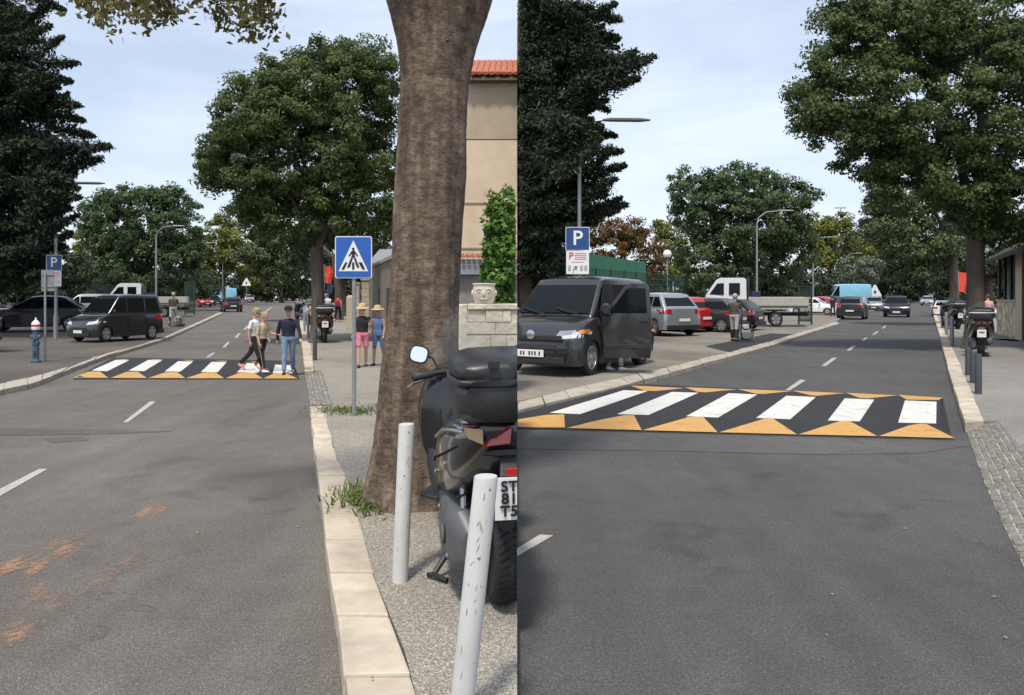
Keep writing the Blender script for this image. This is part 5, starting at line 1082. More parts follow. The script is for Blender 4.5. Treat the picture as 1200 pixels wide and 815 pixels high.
def flood():
    Y = 150; k = Y/F; r = empty('floodlight_mast', ((985-600)*k, Y, 0)); tag(r, 'thin tall floodlight mast on the skyline of the right street', 'mast'); z = CH+(HY-244)*k
    MB().tube([(0, 0, 0), (0, 0, z)], [.2, .1], 8).build('mast', POST, r); MB().box((0, 0, z), (2.2, .2, .15)).build('crossbar', POST, r)
    for x in (-.9, -.3, .3, .9): MB().box((x, -.1, z+.2), (.4, .2, .3)).build('floodlight', SWH, r, bevel=.03)
flood()
def bollard(label, top, bot, r, m, z=.12, group=None, scratches=0, cap=True, tilt=True):
    g = G(bot[0], bot[1], z); k = g.y/F; root = empty('bollard', g); tag(root, label, 'bollard', group); h = (bot[1]-top[1])*k; dx = (top[0]-bot[0])*k
    o = MB().tube([(-dx*.02, 0, -.03), (dx, 0, h-.01), (dx, 0, h)], [r, r, r*.93], 28).build('tube', m, root, smooth=True)
    if scratches:
        sm = mat('scratch_rust', (.22, .19, .15), .8, var=.4, scale=40); b = MB()
        for _ in range(scratches):
            z_ = random.uniform(.15*h, .93*h); a = -math.pi/2+random.uniform(-.6, .9); x0 = dx*z_/h
            P = []; dz = random.uniform(.008, .045); da = random.uniform(-.08, .25); w_ = random.uniform(.0005, .0012)
            for t, s in ((0, -1), (.5, -1.6), (1, -.6), (1, .6), (.5, 1.6), (0, 1)):
                aa = a+da*t+s*w_/r; P.append((x0+(r+.0012)*math.cos(aa), (r+.0012)*math.sin(aa), z_+dz*t))
            b.add(P, [tuple(range(6))])
        for z_, a in ((.955*h, -1.1), (.68*h, -1.45)):
            b.add([(dx*z_/h+(r+.0014)*math.cos(a+.10*math.cos(u)), (r+.0014)*math.sin(a+.10*math.cos(u)), z_+.006*math.sin(u)) for u in np.linspace(0, 6.28, 9)[:-1]], [tuple(range(8))])
        so_ = b.build('scratches', sm, root, fix=True); so_['kind'] = 'stuff'
    return root
WB = mat('bollard_pale_grey', (.53, .53, .51), .5, var=.09, scale=5, bump=.06, bscale=80)
bollard('scratched pale grey steel bollard nearest to us in front of the black scooter', (569.5, 558), (539, 845), .0485, WB, scratches=24)
bollard('pale grey steel bollard beside the thick trunk, second nearest', (476.5, 497), (468.5, 681), .0475, WB, scratches=12)
DB = mat('bollard_dark', (.05, .055, .06), .5)
for (t, bt, lb) in [((361, 337+33), (361, 398), 'nearest of the small grey bollards along the far left kerb'), ((356.5, 366), (357, 389), 'farther small grey bollard along the far left kerb')]:
    bollard(lb, t, bt, .05, POST, group='grey bollards along the far left kerb')
bollard('dark slim bollard beside the left street scooter and kerb end', (369, 385), (369, 422.5), .055, DB)
for (t, bt, lb) in [((1146.5, 415), (1146.5, 462), 'nearest dark bollard in front of the right street scooter'), ((1140.5, 412), (1140.5, 449), 'middle dark bollard in front of the right street scooter'), ((1134.5, 408), (1134.5, 440), 'third dark bollard left of the right street scooter')]:
    bollard(lb, t, bt, .055, DB, group='dark bollards beside the right kerb')
for (t, bt, lb) in [((1115.5, 371), (1115.5, 406), 'nearest pale bollard at the right kerb beyond the big trunk'), ((1109, 366), (1109, 393), 'middle pale bollard at the right kerb beyond the big trunk'), ((1104, 363), (1104, 384), 'farthest pale bollard at the right kerb beyond the big trunk')]:
    bollard(lb, t, bt, .06, POST, group='pale bollards at the right kerb')
# triangular road sign seen far right, white triangle on the left street
def tri(label, px, top, bot, Y):
    k = Y/F; r = empty('road_sign', ((px-600)*k, Y, .1)); tag(r, label, 'sign'); zt = CH+(HY-top)*k-.1; zb = CH+(HY-bot)*k-.1; w_ = (zt-zb)*.62
    MB().tube([(0, 0, 0), (0, 0, zt-.1)], .05, 8).build('post', POST, r); plate('sign_plate', 0, 0, 0, 0, SWH, r, -.08, .02, pts=[(-w_, zb), (w_, zb), (w_*.12, zt), (-w_*.12, zt)])
    plate('symbol', w_*.35, (zt-zb)*.28, .03, zb+(zt-zb)*.35, mat('print_grey', (.25, .25, .25), .6), r.children[-1], -.09)
tri('white triangular road sign right of the light blue van on the right street', 1025, 334, 347, 85); tri('tiny white triangular road sign beyond the left light blue van', 289, 326, 335, 100)
# red banners
def banner(label, l, r_, t, bt, Y, low):
    k = Y/F; r = empty('banner', (((l+r_)/2-600)*k, Y, .1)); tag(r, label, 'banner'); zt = CH+(HY-t)*k-.1; zb = CH+(HY-bt)*k-.1; w_ = (r_-l)*k
    MB().tube([(-w_/2-.05, 0, 0), (-w_/2-.05, 0, zt+.1)], .03, 8).build('pole', POST, r)
    b = MB(); n = 8; vs = []
    for i in range(n+1):
        for j in range(5): u = j/4; v = i/n; vs.append((-w_/2+w_*u*(.9+.1*math.sin(v*5)), .07*math.sin(u*6+v*2), zt+(zb-zt)*v-.06*u))
    vs += [(x, y+.02, z) for x, y, z in vs]; m_ = (n+1)*5
    fs = [(i*5+j, i*5+j+1, (i+1)*5+j+1, (i+1)*5+j) for i in range(n) for j in range(4)]; fs += [tuple(q+m_ for q in f[::-1]) for f in fs]
    b.add(vs, fs); b.build('cloth', mat('banner_red', (.62, .03, .03), .7, c2=(.70, .09, .03), scale=2), r, smooth=True, fix=False)
    if low: MB().box((w_*.1, .03, zb-(low*k)/2), (w_*.7, .05, low*k)).build('blue_lower_cloth', mat('cloth_navy', (.02, .03, .10), .8), r, bevel=.02)
banner('red and blue flag hanging beside the shaded left street trunk', 381, 390, 312, 332, 46, 12)
banner('bright orange red banner beside the right street trunk', 1124, 1134, 319, 342, 50, 0)
# ------------------------------------------------------------------ scooters
SCB = mat('scooter_black', (.012, .013, .015), .22, .1, var=.1, coat=.8); MATB = mat('box_matt_black', (.017, .017, .018), .40, bump=.05, bscale=120)
GRYP = mat('scooter_grey_plastic', (.085, .088, .092), .45); SILV = mat('silver_trim', (.42, .42, .42), .3, .8)
SCREEN = mat('screen_clear', (.85, .88, .86), .08, alpha=.16, spec=.6); MIR = mat('mirror_glass', (.9, .92, .95), .03, 1, var=0)
def panel_tex(): pass
def scooter(label, pos, yaw, scale=1.0, body=SCB, box=True, group=None, lid=MATB, detail=False, screen=True, lean=0, name='scooter'):
    r = empty(name, pos, R(yaw), scale); tag(r, label, 'scooter', group)
    def whl(y, rad, w, nm):
        t = MB().lathe([(rad*.62, -w*.45), (rad*.84, -w*.5), (rad*.96, -w*.33), (rad, 0), (rad*.96, w*.33), (rad*.84, w*.5), (rad*.62, w*.45)], n=40, axis='X').build(nm, TYRE, r, smooth=True)
        t.location = (0, y, rad)
        b = MB().lathe([(rad*.63, -w*.3), (rad*.66, 0), (rad*.63, w*.3), (rad*.58, w*.3), (rad*.56, 0), (rad*.58, -w*.3)], n=28, axis='X'); b.tube([(-w*.5, 0, 0), (w*.5, 0, 0)], rad*.16, 12)
        for k in range(5):
            a = 2*math.pi*k/5; b.tube([(0, math.cos(a)*rad*.1, math.sin(a)*rad*.1), (0, math.cos(a)*rad*.6, math.sin(a)*rad*.6)], rad*.05, 6)
        b.build('rim', RIM, t, smooth=True)
        if detail:
            g = MB()
            for k in range(46):
                for s in (-1, 1):
                    a = 2*math.pi*(k+.5*(s > 0))/46; q = lambda dx, da: Vector((s*dx, math.cos(a+da)*(rad*(1.004-.9*dx*dx/(w*w)*.18)), math.sin(a+da)*(rad*(1.004-.9*dx*dx/(w*w)*.18))))
                    g.add([q(.006, 0), q(.006, .03), q(w*.42, .12), q(w*.42, .09)], [(0, 1, 2, 3)])
            g.build('tread_groove', mat('groove_black', (.004, .004, .004), .9), t, fix=False)['kind'] = 'stuff'
    whl(0, .27, .145, 'rear_wheel'); whl(1.48, .28, .12, 'front_wheel')
    # rear bodywork, a tapering shell rising to the tail
    MB().loft([((0, -.36, .89), .06, .03), ((0, -.33, .865), .17, .075), ((0, -.22, .80), .235, .13), ((0, .0, .73), .275, .20), ((0, .30, .65), .295, .25), ((0, .60, .56), .27, .26), ((0, .80, .50), .20, .20), ((0, .86, .48), .12, .14)], n=24, p=3).build('rear_body', body, r, smooth=True)
    MB().loft([((0, -.28, .915), .10, .02), ((0, -.22, .925), .17, .035), ((0, .10, .915), .19, .055), ((0, .30, .875), .17, .06), ((0, .45, .84), .19, .055), ((0, .75, .81), .16, .05), ((0, .84, .78), .07, .03)], n=18, p=3).build('seat', mat('seat_vinyl', (.02, .02, .021), .5, bump=.1), r, smooth=True)
    # floor, legshield and front fairing
    MB().loft([((0, .70, .36), .20, .10), ((0, .95, .30), .24, .07), ((0, 1.12, .40), .26, .14), ((0, 1.20, .55), .27, .24)], n=18, p=4).build('floorboard', BLK, r, smooth=True)
    MB().loft([((0, 1.12, .66), .24, .28), ((0, 1.17, .70), .31, .36), ((0, 1.26, .72), .32, .36), ((0, 1.40, .72), .27, .30), ((0, 1.55, .72), .17, .20), ((0, 1.66, .70), .06, .08)], n=26, p=2.5).build('front_fairing', body, r, smooth=True)
    for s in (-1, 1): MB().loft([((s*.12, 1.52, .80), .06, .04), ((s*.13, 1.60, .78), .07, .045), ((s*.10, 1.655, .74), .05, .03)], n=12).build('headlight', LAMP, r, smooth=True)
    MB().tube([(-.06, 1.40, .75), (-.07, 1.48, .28)], .03, 8).build('fork', SILV, r, smooth=True); MB().tube([(.06, 1.40, .75), (.07, 1.48, .28)], .03, 8).build('fork', SILV, r, smooth=True)
    MB().loft([((0, 1.20, .52), .05, .02), ((0, 1.32, .58), .08, .03), ((0, 1.50, .60), .085, .03), ((0, 1.68, .54), .07, .03), ((0, 1.76, .46), .03, .02)], n=12).build('front_mudguard', body, r, smooth=True)
    MB().loft([((0, -.30, .46), .06, .03), ((0, -.27, .56), .09, .03), ((0, -.10, .62), .09, .03), ((0, .15, .60), .09, .03), ((0, .3, .5), .08, .03)], n=12).build('rear_mudguard', BLK, r, smooth=True)
    # handlebar, levers, mirrors
    h = MB().tube([(-.36, 1.02, .985), (-.22, 1.08, 1.01), (0, 1.12, 1.03), (.22, 1.08, 1.01), (.36, 1.02, .985)], .016, 10).build('handlebar', BLK, r, smooth=True)
    for s in (-1, 1):
        MB().tube([(s*.25, 1.065, 1.005), (s*.37, 1.015, .985)], .022, 12).build('grip', mat('seat_vinyl', (.02, .02, .021), .5), h, smooth=True)
        MB().tube([(s*.20, 1.10, 1.0), (s*.28, 1.11, .975), (s*.40, 1.03, .93)], [.009, .010, .007], 8).build('brake_lever', SILV, h, smooth=True)
        st = MB().tube([(s*.20, 1.10, 1.03), (s*.24, 1.13, 1.10), (s*.30, 1.12, 1.12)], .008, 8).build('mirror_stalk', BLK, r, smooth=True)
        mb = MB().loft([((0, -.005, 0), .060, .055), ((0, .012, 0), .062, .057), ((0, .03, 0), .045, .04), ((0, .04, 0), .02, .02)], n=20, p=3.2).build('mirror', MATB, r, smooth=True); mb.location = (s*.325, 1.10, 1.125); mb.rotation_euler = (R(-6), R(s*-14), R(s*8))
        MB().loft([((0, -.0095, 0), .050, .046), ((0, -.006, 0), .052, .047)], n=20, p=3.2).build('mirror_glass', MIR, mb, smooth=True)
    MB().loft([((0, 1.02, 1.01), .09, .03), ((0, 1.10, 1.03), .16, .05), ((0, 1.22, 1.0), .16, .06), ((0, 1.3, .96), .08, .04)], n=18).build('dashboard', BLK, r, smooth=True)
    if screen:
        b = MB(); n, m = 12, 8; vs = []
        for i in range(m+1):
            v = i/m; wd = .26*(1-.35*v**2.2)
            for j in range(n+1):
                u = j/n*2-1; vs.append((u*wd, 1.36-.22*v-.11*u*u, .96+.42*v-.05*(abs(u)**4)*v))
        fs = [(i*(n+1)+j, i*(n+1)+j+1, (i+1)*(n+1)+j+1, (i+1)*(n+1)+j) for i in range(m) for j in range(n)]
        o = b.add(vs, fs).build('windscreen', SCREEN, r, smooth=True); o['nocap'] = 1
    # tail
    for s in (-1, 1):
        t = MB().prism([(s*.02, -.372, .915), (s*.15, -.345, .915), (s*.225, -.235, .905), (s*.20, -.27, .845), (s*.14, -.35, .825), (s*.03, -.38, .84)], (0, .07, 0)).build('tail_light', REDL, r, bevel=.005)
        MB().prism([(s*.145, -.352, .905), (s*.218, -.245, .896), (s*.198, -.275, .852), (s*.145, -.354, .838)], (s*.006, -.008, 0)).build('indicator', mat('amber_clear', (.50, .36, .20), .15, coat=1), t, bevel=.002)
    MB().prism([(-.06, -.30, .82), (.06, -.30, .82), (.075, -.375, .69), (-.075, -.375, .69)], (0, .03, -.02)).build('tail_bracket', BLK, r, bevel=.01)
    MB().loft([((0, -.37, .60), .085, .10), ((0, -.34, .60), .085, .10)], n=16, p=6).build('plate_holder', BLK, r)
    MB().box((0, -.372, .715), (.10, .012, .035)).build('reflector', REDL, r, bevel=.004)
    pl = MB().prism([(-.098, -.378, .505), (.098, -.378, .505), (.098, -.386, .695), (-.098, -.386, .695)], (0, .006, 0)).build('number_plate', PLATE, r, bevel=.002)
    if detail:
        for s_, z in (('ST', .655), ('81', .600), ('T5', .545)): text(s_, .066, INK, pl, (-.036, -.3835-.008*(z-.5)/.19, z), (R(92), 0, 0), name='plate_letters', sc=(1.12, 1, 1))
    else:
        MB().box((0, -.388, .63), (.11, .003, .03)).build('plate_marks', mat('print_grey', (.25, .25, .25), .6), pl)
    # engine cover, muffler, stand
    MB().loft([((-.16, -.14, .31), .05, .08), ((-.18, -.06, .32), .085, .15), ((-.19, .20, .32), .095, .17), ((-.18, .52, .34), .08, .15), ((-.15, .66, .36), .04, .07)], n=18, p=3).build('engine_cover', GRYP, r, smooth=True)
    MB().lathe([(.045, 0), (.05, .01), (.035, .02), (.0, .02)], (-.29, .08, .32), 16, 'X').build('cover_cap', GRYP, r, smooth=True)
    MB().loft([((.17, -.30, .40), .035, .04), ((.17, -.26, .40), .065, .08), ((.17, .20, .34), .065, .08), ((.14, .42, .28), .03, .03)], n=16).build('muffler', GRYP, r, smooth=True)
    b = MB(); b.tube([(-.12, .50, .30), (-.20, .42, .14), (-.30, .33, .035)], [.022, .018, .014], 8); b.tube([(-.33, .36, .02), (-.30, .33, .03), (-.24, .26, .02)], .014, 8); b.build('side_stand', BLK, r, smooth=True)
    if detail:
        for s in (-1, 1):
            MB().tube([(s*.245, -.18, .80), (s*.280, .02, .73), (s*.298, .32, .65), (s*.275, .60, .57)], .006, 6).build('panel_gap', mat('groove_black', (.004, .004, .004), .9), r, smooth=True)
            MB().tube([(s*.17, -.30, .87), (s*.255, -.12, .865), (s*.28, .10, .83), (s*.295, .30, .76)], .008, 6).build('trim_strip', SILV, r, smooth=True)
            sp_ = [(s*.19+.028*math.cos(t), -.05+.10*t/30+.028*math.sin(t), .36+.30*t/30) for t in np.linspace(0, 30, 120)]
            MB().tube(sp_, .006, 5).build('shock_spring', SRED if s > 0 else BLK, r, smooth=True)
            MB().tube([(s*.19, -.06, .32), (s*.19, .06, .70)], .016, 8).build('shock_absorber', SILV, r, smooth=True)
            MB().loft([((s*.25, .42, .40), .035, .012), ((s*.30, .52, .40), .06, .014), ((s*.27, .66, .41), .03, .012)], n=10).build('footrest', BLK, r, smooth=True)
            MB().tube([(s*.18, 1.10, 1.0), (s*.20, 1.18, .92), (s*.10, 1.22, .85)], .006, 6).build('cable', BLK, r, smooth=True)
            MB().tube([(s*.22, 1.09, 1.02), (s*.28, 1.20, 1.00), (s*.16, 1.26, .93)], .005, 6).build('cable', BLK, r, smooth=True)
        for x_, y_, z_ in ((-.28, .02, .68), (-.297, .30, .58), (-.287, .22, .42), (-.272, .44, .30), (-.27, -.0, .24)):
            MB().lathe([(.012, 0), (.012, .008), (.006, .012)], (x_-.004, y_, z_), 8, 'X').build('bolt', SILV, r)
        MB().loft([((0, -.36, .80), .12, .012), ((0, -.30, .79), .15, .02), ((0, -.20, .74), .17, .03)], n=14, p=4).build('tail_underside', BLK, r, smooth=True)
        for s in (-1, 1): MB().box((s*.12, -.475, 1.20), (.05, .014, .035)).build('box_latch', BLK, r, bevel=.004)
        MB().lathe([(.014, 0), (.014, -.006), (.006, -.008)], (0, -.468, 1.17), 12, 'Y').build('box_lock', SILV, r)
    b = MB()
    for s in (-1, 1): b.tube([(s*.19, .30, .93), (s*.20, .0, 1.0), (s*.17, -.22, .995), (s*.08, -.34, .99)], .013, 8)
    b.tube([(-.08, -.34, .99), (.08, -.34, .99)], .013, 8); b.build('grab_rail', SILV if not detail else BLK, r, smooth=True)
    if box:
        bx = MB().loft([((0, -.45, 1.13), .15, .07), ((0, -.435, 1.125), .20, .10), ((0, -.36, 1.115), .225, .115), ((0, -.10, 1.115), .235, .115), ((0, .02, 1.115), .21, .11), ((0, .07, 1.12), .15, .09)], n=32, p=4.0).build('top_box', MATB, r, smooth=True)
        MB().loft([((0, -.462, 1.218), .19, .014), ((0, -.448, 1.218), .228, .022), ((0, -.20, 1.218), .252, .024), ((0, .03, 1.218), .232, .022), ((0, .085, 1.218), .16, .014)], n=32, p=4.0).build('box_rim', lid, bx, smooth=True)
        MB().loft([((0, -.45, 1.26), .17, .03), ((0, -.435, 1.265), .212, .050), ((0, -.36, 1.275), .236, .075), ((0, -.15, 1.285), .243, .095), ((0, .0, 1.275), .225, .08), ((0, .075, 1.255), .15, .04)], n=32, p=3.2).build('lid', MATB, bx, smooth=True)
        bx.scale = (1.16, 1, .86); bx.location = (0, 0, .07)
        MB().box((0, -.10, .93), (.22, .30, .05)).build('rack_plate', BLK, r, bevel=.01)
    r.rotation_euler[1] = R(lean)
    return r
big = scooter('large black scooter with a matt top box, seen from behind beside the thick trunk', G(588, 704, .12), 11, 1.15, detail=True)
if True:
    clip(big, 'L')
WLID = mat('box_white_strip', (.5, .5, .5), .4)
SG = 'scooters and motorbikes on the left pavement'; SG2 = 'scooters and motorbikes on the right pavement'
pos = lambda px, py, z=.12: G(px, py, z)
s1 = scooter('black scooter with a white banded top box under the shaded left street tree', pos(380.5, 402), 16, 1.1, lid=WLID, group=SG)
s2 = scooter('black scooter with a white banded top box beyond the dark bollards of the right kerb', pos(1150, 418), -30, 1.08, lid=WLID, group=SG2)
def dup(src, label, px, py, yaw, sc, z=.12, group=None):
    c = copy_tree(src); c.location = G(px, py, z); c.rotation_euler = (0, 0, R(yaw)); c.scale = (sc,)*3; c['label'] = label
    if group: c['group'] = group
    return c
wbody = mat('scooter_white', (.55, .56, .57), .3, coat=.6)
sw = scooter('pale scooter parked behind the small grey bollards of the far left kerb', pos(365, 381), 20, 1.05, body=wbody, box=False, group=SG)
dup(sw, 'pale scooter farthest along the far left kerb', 356, 370.5, -5, 1.0, group=SG)
dup(s1, 'black scooter in the middle of the row along the far left kerb', 360, 376, 40, 1.0, group=SG)
dup(sw, 'pale scooter standing in the left street beyond the crosswalk near the far end', 350, 366, 5, 1.05, group=SG)
dup(s2, 'black scooter at the far right kerb behind the pale bollards', 1122, 386, -12, 1.1, group=SG2)
dup(s2, 'black scooter farther behind the first one at the right kerb', 1116, 378, -45, 1.0, group=SG2)
dup(sw, 'pale scooter beside the white parked car at the right kerb', 1128, 380, -20, 1.05, group=SG2)
dup(s1, 'black motorbike cut by the left edge of the picture next to the hydrant', -14, 413, 55, 1.15, .1, SG)
dup(s1, 'black scooter facing us at the left far end of the left road', 318, 354.5, 170, 1.1, .0, SG)
# ------------------------------------------------------------------ people
SKIN = mat('skin', (.50, .29, .20), .55, var=.05); SKIN2 = mat('skin_tanned', (.36, .20, .13), .55, var=.05)
def remesh(mb, name, m, parent, vox, smooth_it=4):
    o = mb.build('tmp_'+name, m, None, fix=True)
    md = o.modifiers.new('r', 'REMESH'); md.mode = 'VOXEL'; md.voxel_size = vox
    s = o.modifiers.new('s', 'SMOOTH'); s.factor = .5; s.iterations = smooth_it
    bpy.context.view_layer.update(); me = bpy.data.meshes.new_from_object(o.evaluated_get(bpy.context.evaluated_depsgraph_get())); me.name = name
    bpy.data.objects.remove(o)
    for p in me.polygons: p.use_smooth = True
    me.materials.clear(); me.materials.append(m)
    q = bpy.data.objects.new(name, me); col.objects.link(q); q.parent = parent; return q
def person(label, pos, H, face, legs=((20, 10), (-20, 15)), arms=((-15, 15, 5), (15, 20, 5)), lean=3, look=5, top=None, sleeve=.5, bottom=None, leglen=1.0, shoes=None, hair=None, hat=None, skin=SKIN, female=False, skirt=False, hairlong=False, pads=None, twist=0, group=None, stripe=None, vest=False):
    r = empty('person', pos, R(face), H/1.75); tag(r, label, 'person', group); Z = Vector((0, 0, 1)); fw = Vector((0, -1, 0))
    bd = MB(); sh = MB(); tr = MB(); vox = .013
    J = {}
    for i, s in enumerate((-1, 1)):
        th, kn = legs[i]; hip = Vector((s*.095, 0, -.02)); d1 = Vector((s*.01, -math.sin(R(th)), -math.cos(R(th)))); kne = hip+d1*.44
        d2 = Vector((0, -math.sin(R(th-kn)), -math.cos(R(th-kn)))); ank = kne+d2*.42; J[s] = (hip, kne, ank, d2)
    lo = min(J[s][2].z for s in (-1, 1)); up = Vector((0, 0, .085-lo))
    sp = Vector((0, -math.sin(R(lean)), math.cos(R(lean)))); pel = up.copy()
    W = .165 if female else .182
    side = Vector((math.cos(R(twist)), math.sin(R(twist)), 0))
    waist = pel+sp*.14; chest = pel+sp*.34; shl = pel+sp*.47; neck = pel+sp*.54; hd = neck+Vector((0, -.02-.12*math.sin(R(look)), .135*math.cos(R(look*.5))))
    def torso(b, e, zlo, zhi):
        secs = [(-.06, .155, .105), (.03, .16, .108), (.12, .135 if female else .15, .095), (.22, .145 if female else .165, .105), (.34, .160 if female else .178, .115), (.42, .155 if female else .172, .10), (.475, .10, .065), (.50, .07, .055)]
        pts = [(pel+sp*t, a, c) for t, a, c in secs if zlo <= t <= zhi]; n = 18; vs = []
        for p, a, c in pts:
            for j in range(n): t = 2*math.pi*j/n; vs.append(p+side*(a+e)*math.cos(t)+fw*(c+e)*math.sin(t))
        fs = [(i*n+j, i*n+(j+1) % n, (i+1)*n+(j+1) % n, (i+1)*n+j) for i in range(len(pts)-1) for j in range(n)]+[tuple(range(n-1, -1, -1)), tuple((len(pts)-1)*n+j for j in range(n))]
        b.add(vs, fs)
    torso(bd, -.006, -1, 1); bd.tube([shl-sp*.02, neck+Vector((0, -.005, .06))], [.062, .055], 12)
    # head with jaw, nose, ears
    R_ = Matrix.Rotation(R(look), 3, 'X')
    hb = MB(); HS = 1.13; hb.ball((0, .01, .02), (.076, .096, .105), 18, 12); hb.ball((0, -.025, -.045), (.056, .062, .062), 14, 8); hb.ball((0, -.092, -.005), (.013, .020, .022), 8, 6)
    hb.ball((0, -.082, -.052), (.026, .012, .012), 8, 6)
    for s in (-1, 1): hb.ball((s*.078, .005, -.002), (.010, .018, .028), 8, 6)
    bd.add([hd+R_@Vector(v)*HS for v in hb.v], hb.f)
    torso(sh, .012, -.04 if not vest else -.02, 1); 
    for i, s in enumerate((-1, 1)):
        hip, kne, ank, d2 = [v+up if k < 3 else v for k, v in enumerate(J[s])]
        bd.tube([hip+Vector((0, 0, .04)), hip.lerp(kne, .4), kne, kne.lerp(ank, .35), ank], [.086, .072, .052, .050, .036], 14); 
        toe = fw*.14+Vector((s*.02, 0, -.045+max(0, -d2.y)*-.0)); bd.tube([ank+Vector((0, .03, -.04)), ank+toe*.5+Vector((0, 0, -.02)), ank+toe], [.035, .035, .025], 10)
        if skirt: pass
        q = [hip+Vector((0, 0, .03)), hip.lerp(kne, .4), kne, kne.lerp(ank, .4), ank+Vector((0, 0, .03))]; rad = [.100, .086, .068, .064, .056] if not female else [.094, .078, .058, .055, .042]
        L_ = leglen*4; k = int(L_); pts = q[:k+1]; rr = rad[:k+1]
        if L_-k > .05 and k < 4: pts = pts+[q[k].lerp(q[k+1], L_-k)]; rr = rr+[rad[k]*1.02]
        tr.tube(pts, rr, 14)
        # shoes
        sb = MB(); a = ank+Vector((0, 0, -.045)); t_ = R(min(35, max(-10, -(legs[i][0]-legs[i][1])*.8)))
        sb.loft([((0, .06, 0), .028, .035), ((0, .04, .0), .040, .045), ((0, -.02, 0), .042, .045), ((0, -.10, -.012), .048, .032), ((0, -.17, -.018), .040, .024), ((0, -.20, -.02), .02, .016)], n=14, p=3)
        M_ = Matrix.Rotation(t_, 3, 'X'); sb.v = [tuple(a+M_@Vector(v)) for v in sb.v]; sb.build('shoe', shoes or BLK, r, smooth=True)
        # arms
        af, ef, ab = arms[i]; so_ = shl+side*s*W-sp*.035
        u1 = Vector((s*math.sin(R(ab+4)), -math.sin(R(af)), -math.cos(R(af)))).normalized(); el = so_+u1*.28
        u2 = Vector((s*math.sin(R(ab))*.6-s*.04, -math.sin(R(af+ef)), -math.cos(R(af+ef)))).normalized(); wr = el+u2*.25
        bd.tube([so_, so_.lerp(el, .5), el, el.lerp(wr, .4), wr], [.052, .045, .037, .036, .025], 12)
        pm = wr+u2*.045; bd.tube([wr, pm, wr+u2*.085], [.024, .038, .034], 10, flat=.55)
        sd_ = u2.cross(Vector((s, 0, 0))).normalized()
        for fi, (o_, ln) in enumerate(((-.027, .065), (-.009, .078), (.009, .074), (.026, .058))):
            p0 = wr+u2*.08+sd_*o_; p1 = p0+u2*ln*.5-Vector((s, 0, 0))*.006; p2 = p1+(u2-Vector((s*.6, 0, 0))).normalized()*ln*.5
            bd.tube([p0, p1, p2], [.0098, .0092, .0075], 8)
        bd.tube([wr+u2*.03-sd_*.025, wr+u2*.06-sd_*.05, wr+u2*.09-sd_*.052], [.012, .010, .008], 8)
        if not vest:
            n_ = sleeve*2; pts = [so_-u1*.0, so_.lerp(el, min(1, n_))]; rr = [.060, .057 if n_ < 1 else .050]
            if n_ > 1: pts.append(el.lerp(wr, n_-1)); rr.append(.042)
            sh.tube(pts, rr, 12); sh.ball(so_-Vector((0, 0, .012)), .057)
    tr.add(*(lambda b_: (b_.v, b_.f))(MB())) if False else None
    torso(tr, .008, -.07, .13)
    body = remesh(bd, 'body', skin, r, .0085, 2)
    remesh(tr, 'trousers' if leglen > .6 else 'shorts', bottom, r, vox, 3); remesh(sh, 'shirt', top, r, vox, 3)
    if skirt:
        b = MB(); n = 20; vs = []
        for t, a, c in ((.13, .15, .11), (0, .175, .13), (-.2, .20, .17), (-.36, .215, .19)):
            for j in range(n): u = 2*math.pi*j/n; f_ = 1+.05*math.sin(u*5)*(-t if t < 0 else 0)*2; vs.append(pel+Vector((a*math.cos(u)*f_, c*math.sin(u)*f_, t)))
        b.add(vs, [(i*n+j, i*n+(j+1) % n, (i+1)*n+(j+1) % n, (i+1)*n+j) for i in range(3) for j in range(n)]+[tuple(range(n-1, -1, -1)), tuple(3*n+j for j in range(n))]); b.build('skirt', bottom, r, smooth=True)
    for s in (-1, 1):
        e = MB().ball(tuple(hd+R_@Vector((s*.030, -.078, .012))*HS), (.012, .008, .007), 8, 6).build('eye', INK, body, smooth=True)
    if hair:
        b = MB(); b.ball((0, .022, .035), (.084, .098, .102), 18, 10)
        if hairlong: b.tube([(0, .06, .04), (0, .10, -.03), (0, .10, -.15)], [.06, .055, .03], 12)
        b.v = [tuple(hd+R_@Vector(v)*HS) for v in b.v]; b.build('hair', hair, r, smooth=True)
    if hat:
        kind, hm = hat; b = MB()
        if kind == 'straw': b.lathe([(.17, .045), (.175, .05), (.10, .068), (.092, .12), (.075, .155), (.02, .165)], n=22)
        else: b.lathe([(.088, .03), (.092, .06), (.082, .11), (.05, .135), (.01, .14)], n=18); b.loft([((0, -.08, .045), .07, .012), ((0, -.13, .04), .06, .008), ((0, -.155, .035), .03, .005)], n=10)
        b.v = [tuple(hd+R_@Vector(v)*HS) for v in b.v]; b.build('hat', hm, r, smooth=True)
    if pads:
        for s in (-1, 1):
            hip, kne, ank, d2 = [v+up if k < 3 else v for k, v in enumerate(J[s])]
            MB().tube([kne.lerp(ank, .15), kne.lerp(ank, .9)], [.072, .066], 12).build('gaiter', pads, r, smooth=True)
    if stripe:
        for s in (-1, 1):
            hip, kne, ank, d2 = [v+up if k < 3 else v for k, v in enumerate(J[s])]
            MB().tube([hip+Vector((s*.088, 0, 0)), hip.lerp(kne, .5)+Vector((s*.066, 0, 0)), kne+Vector((s*.052, 0, 0)), ank+Vector((s*.036, 0, .06))], .010, 6).build('side_stripe', stripe, r, smooth=True)
    return r
cl = lambda n, c, v=.22, **k: mat('cloth_'+n, c, .85, var=v, scale=11, bump=1.0, bscale=9, stretch=(1, 1, .7), **k)
WHT = cl('white', (.66, .66, .68)); BK = cl('black', (.014, .014, .016)); SAND = cl('sand', (.44, .36, .25)); NAVY = cl('navy_knit', (.010, .013, .028)); JEAN = cl('jeans', (.14, .22, .32), .3)
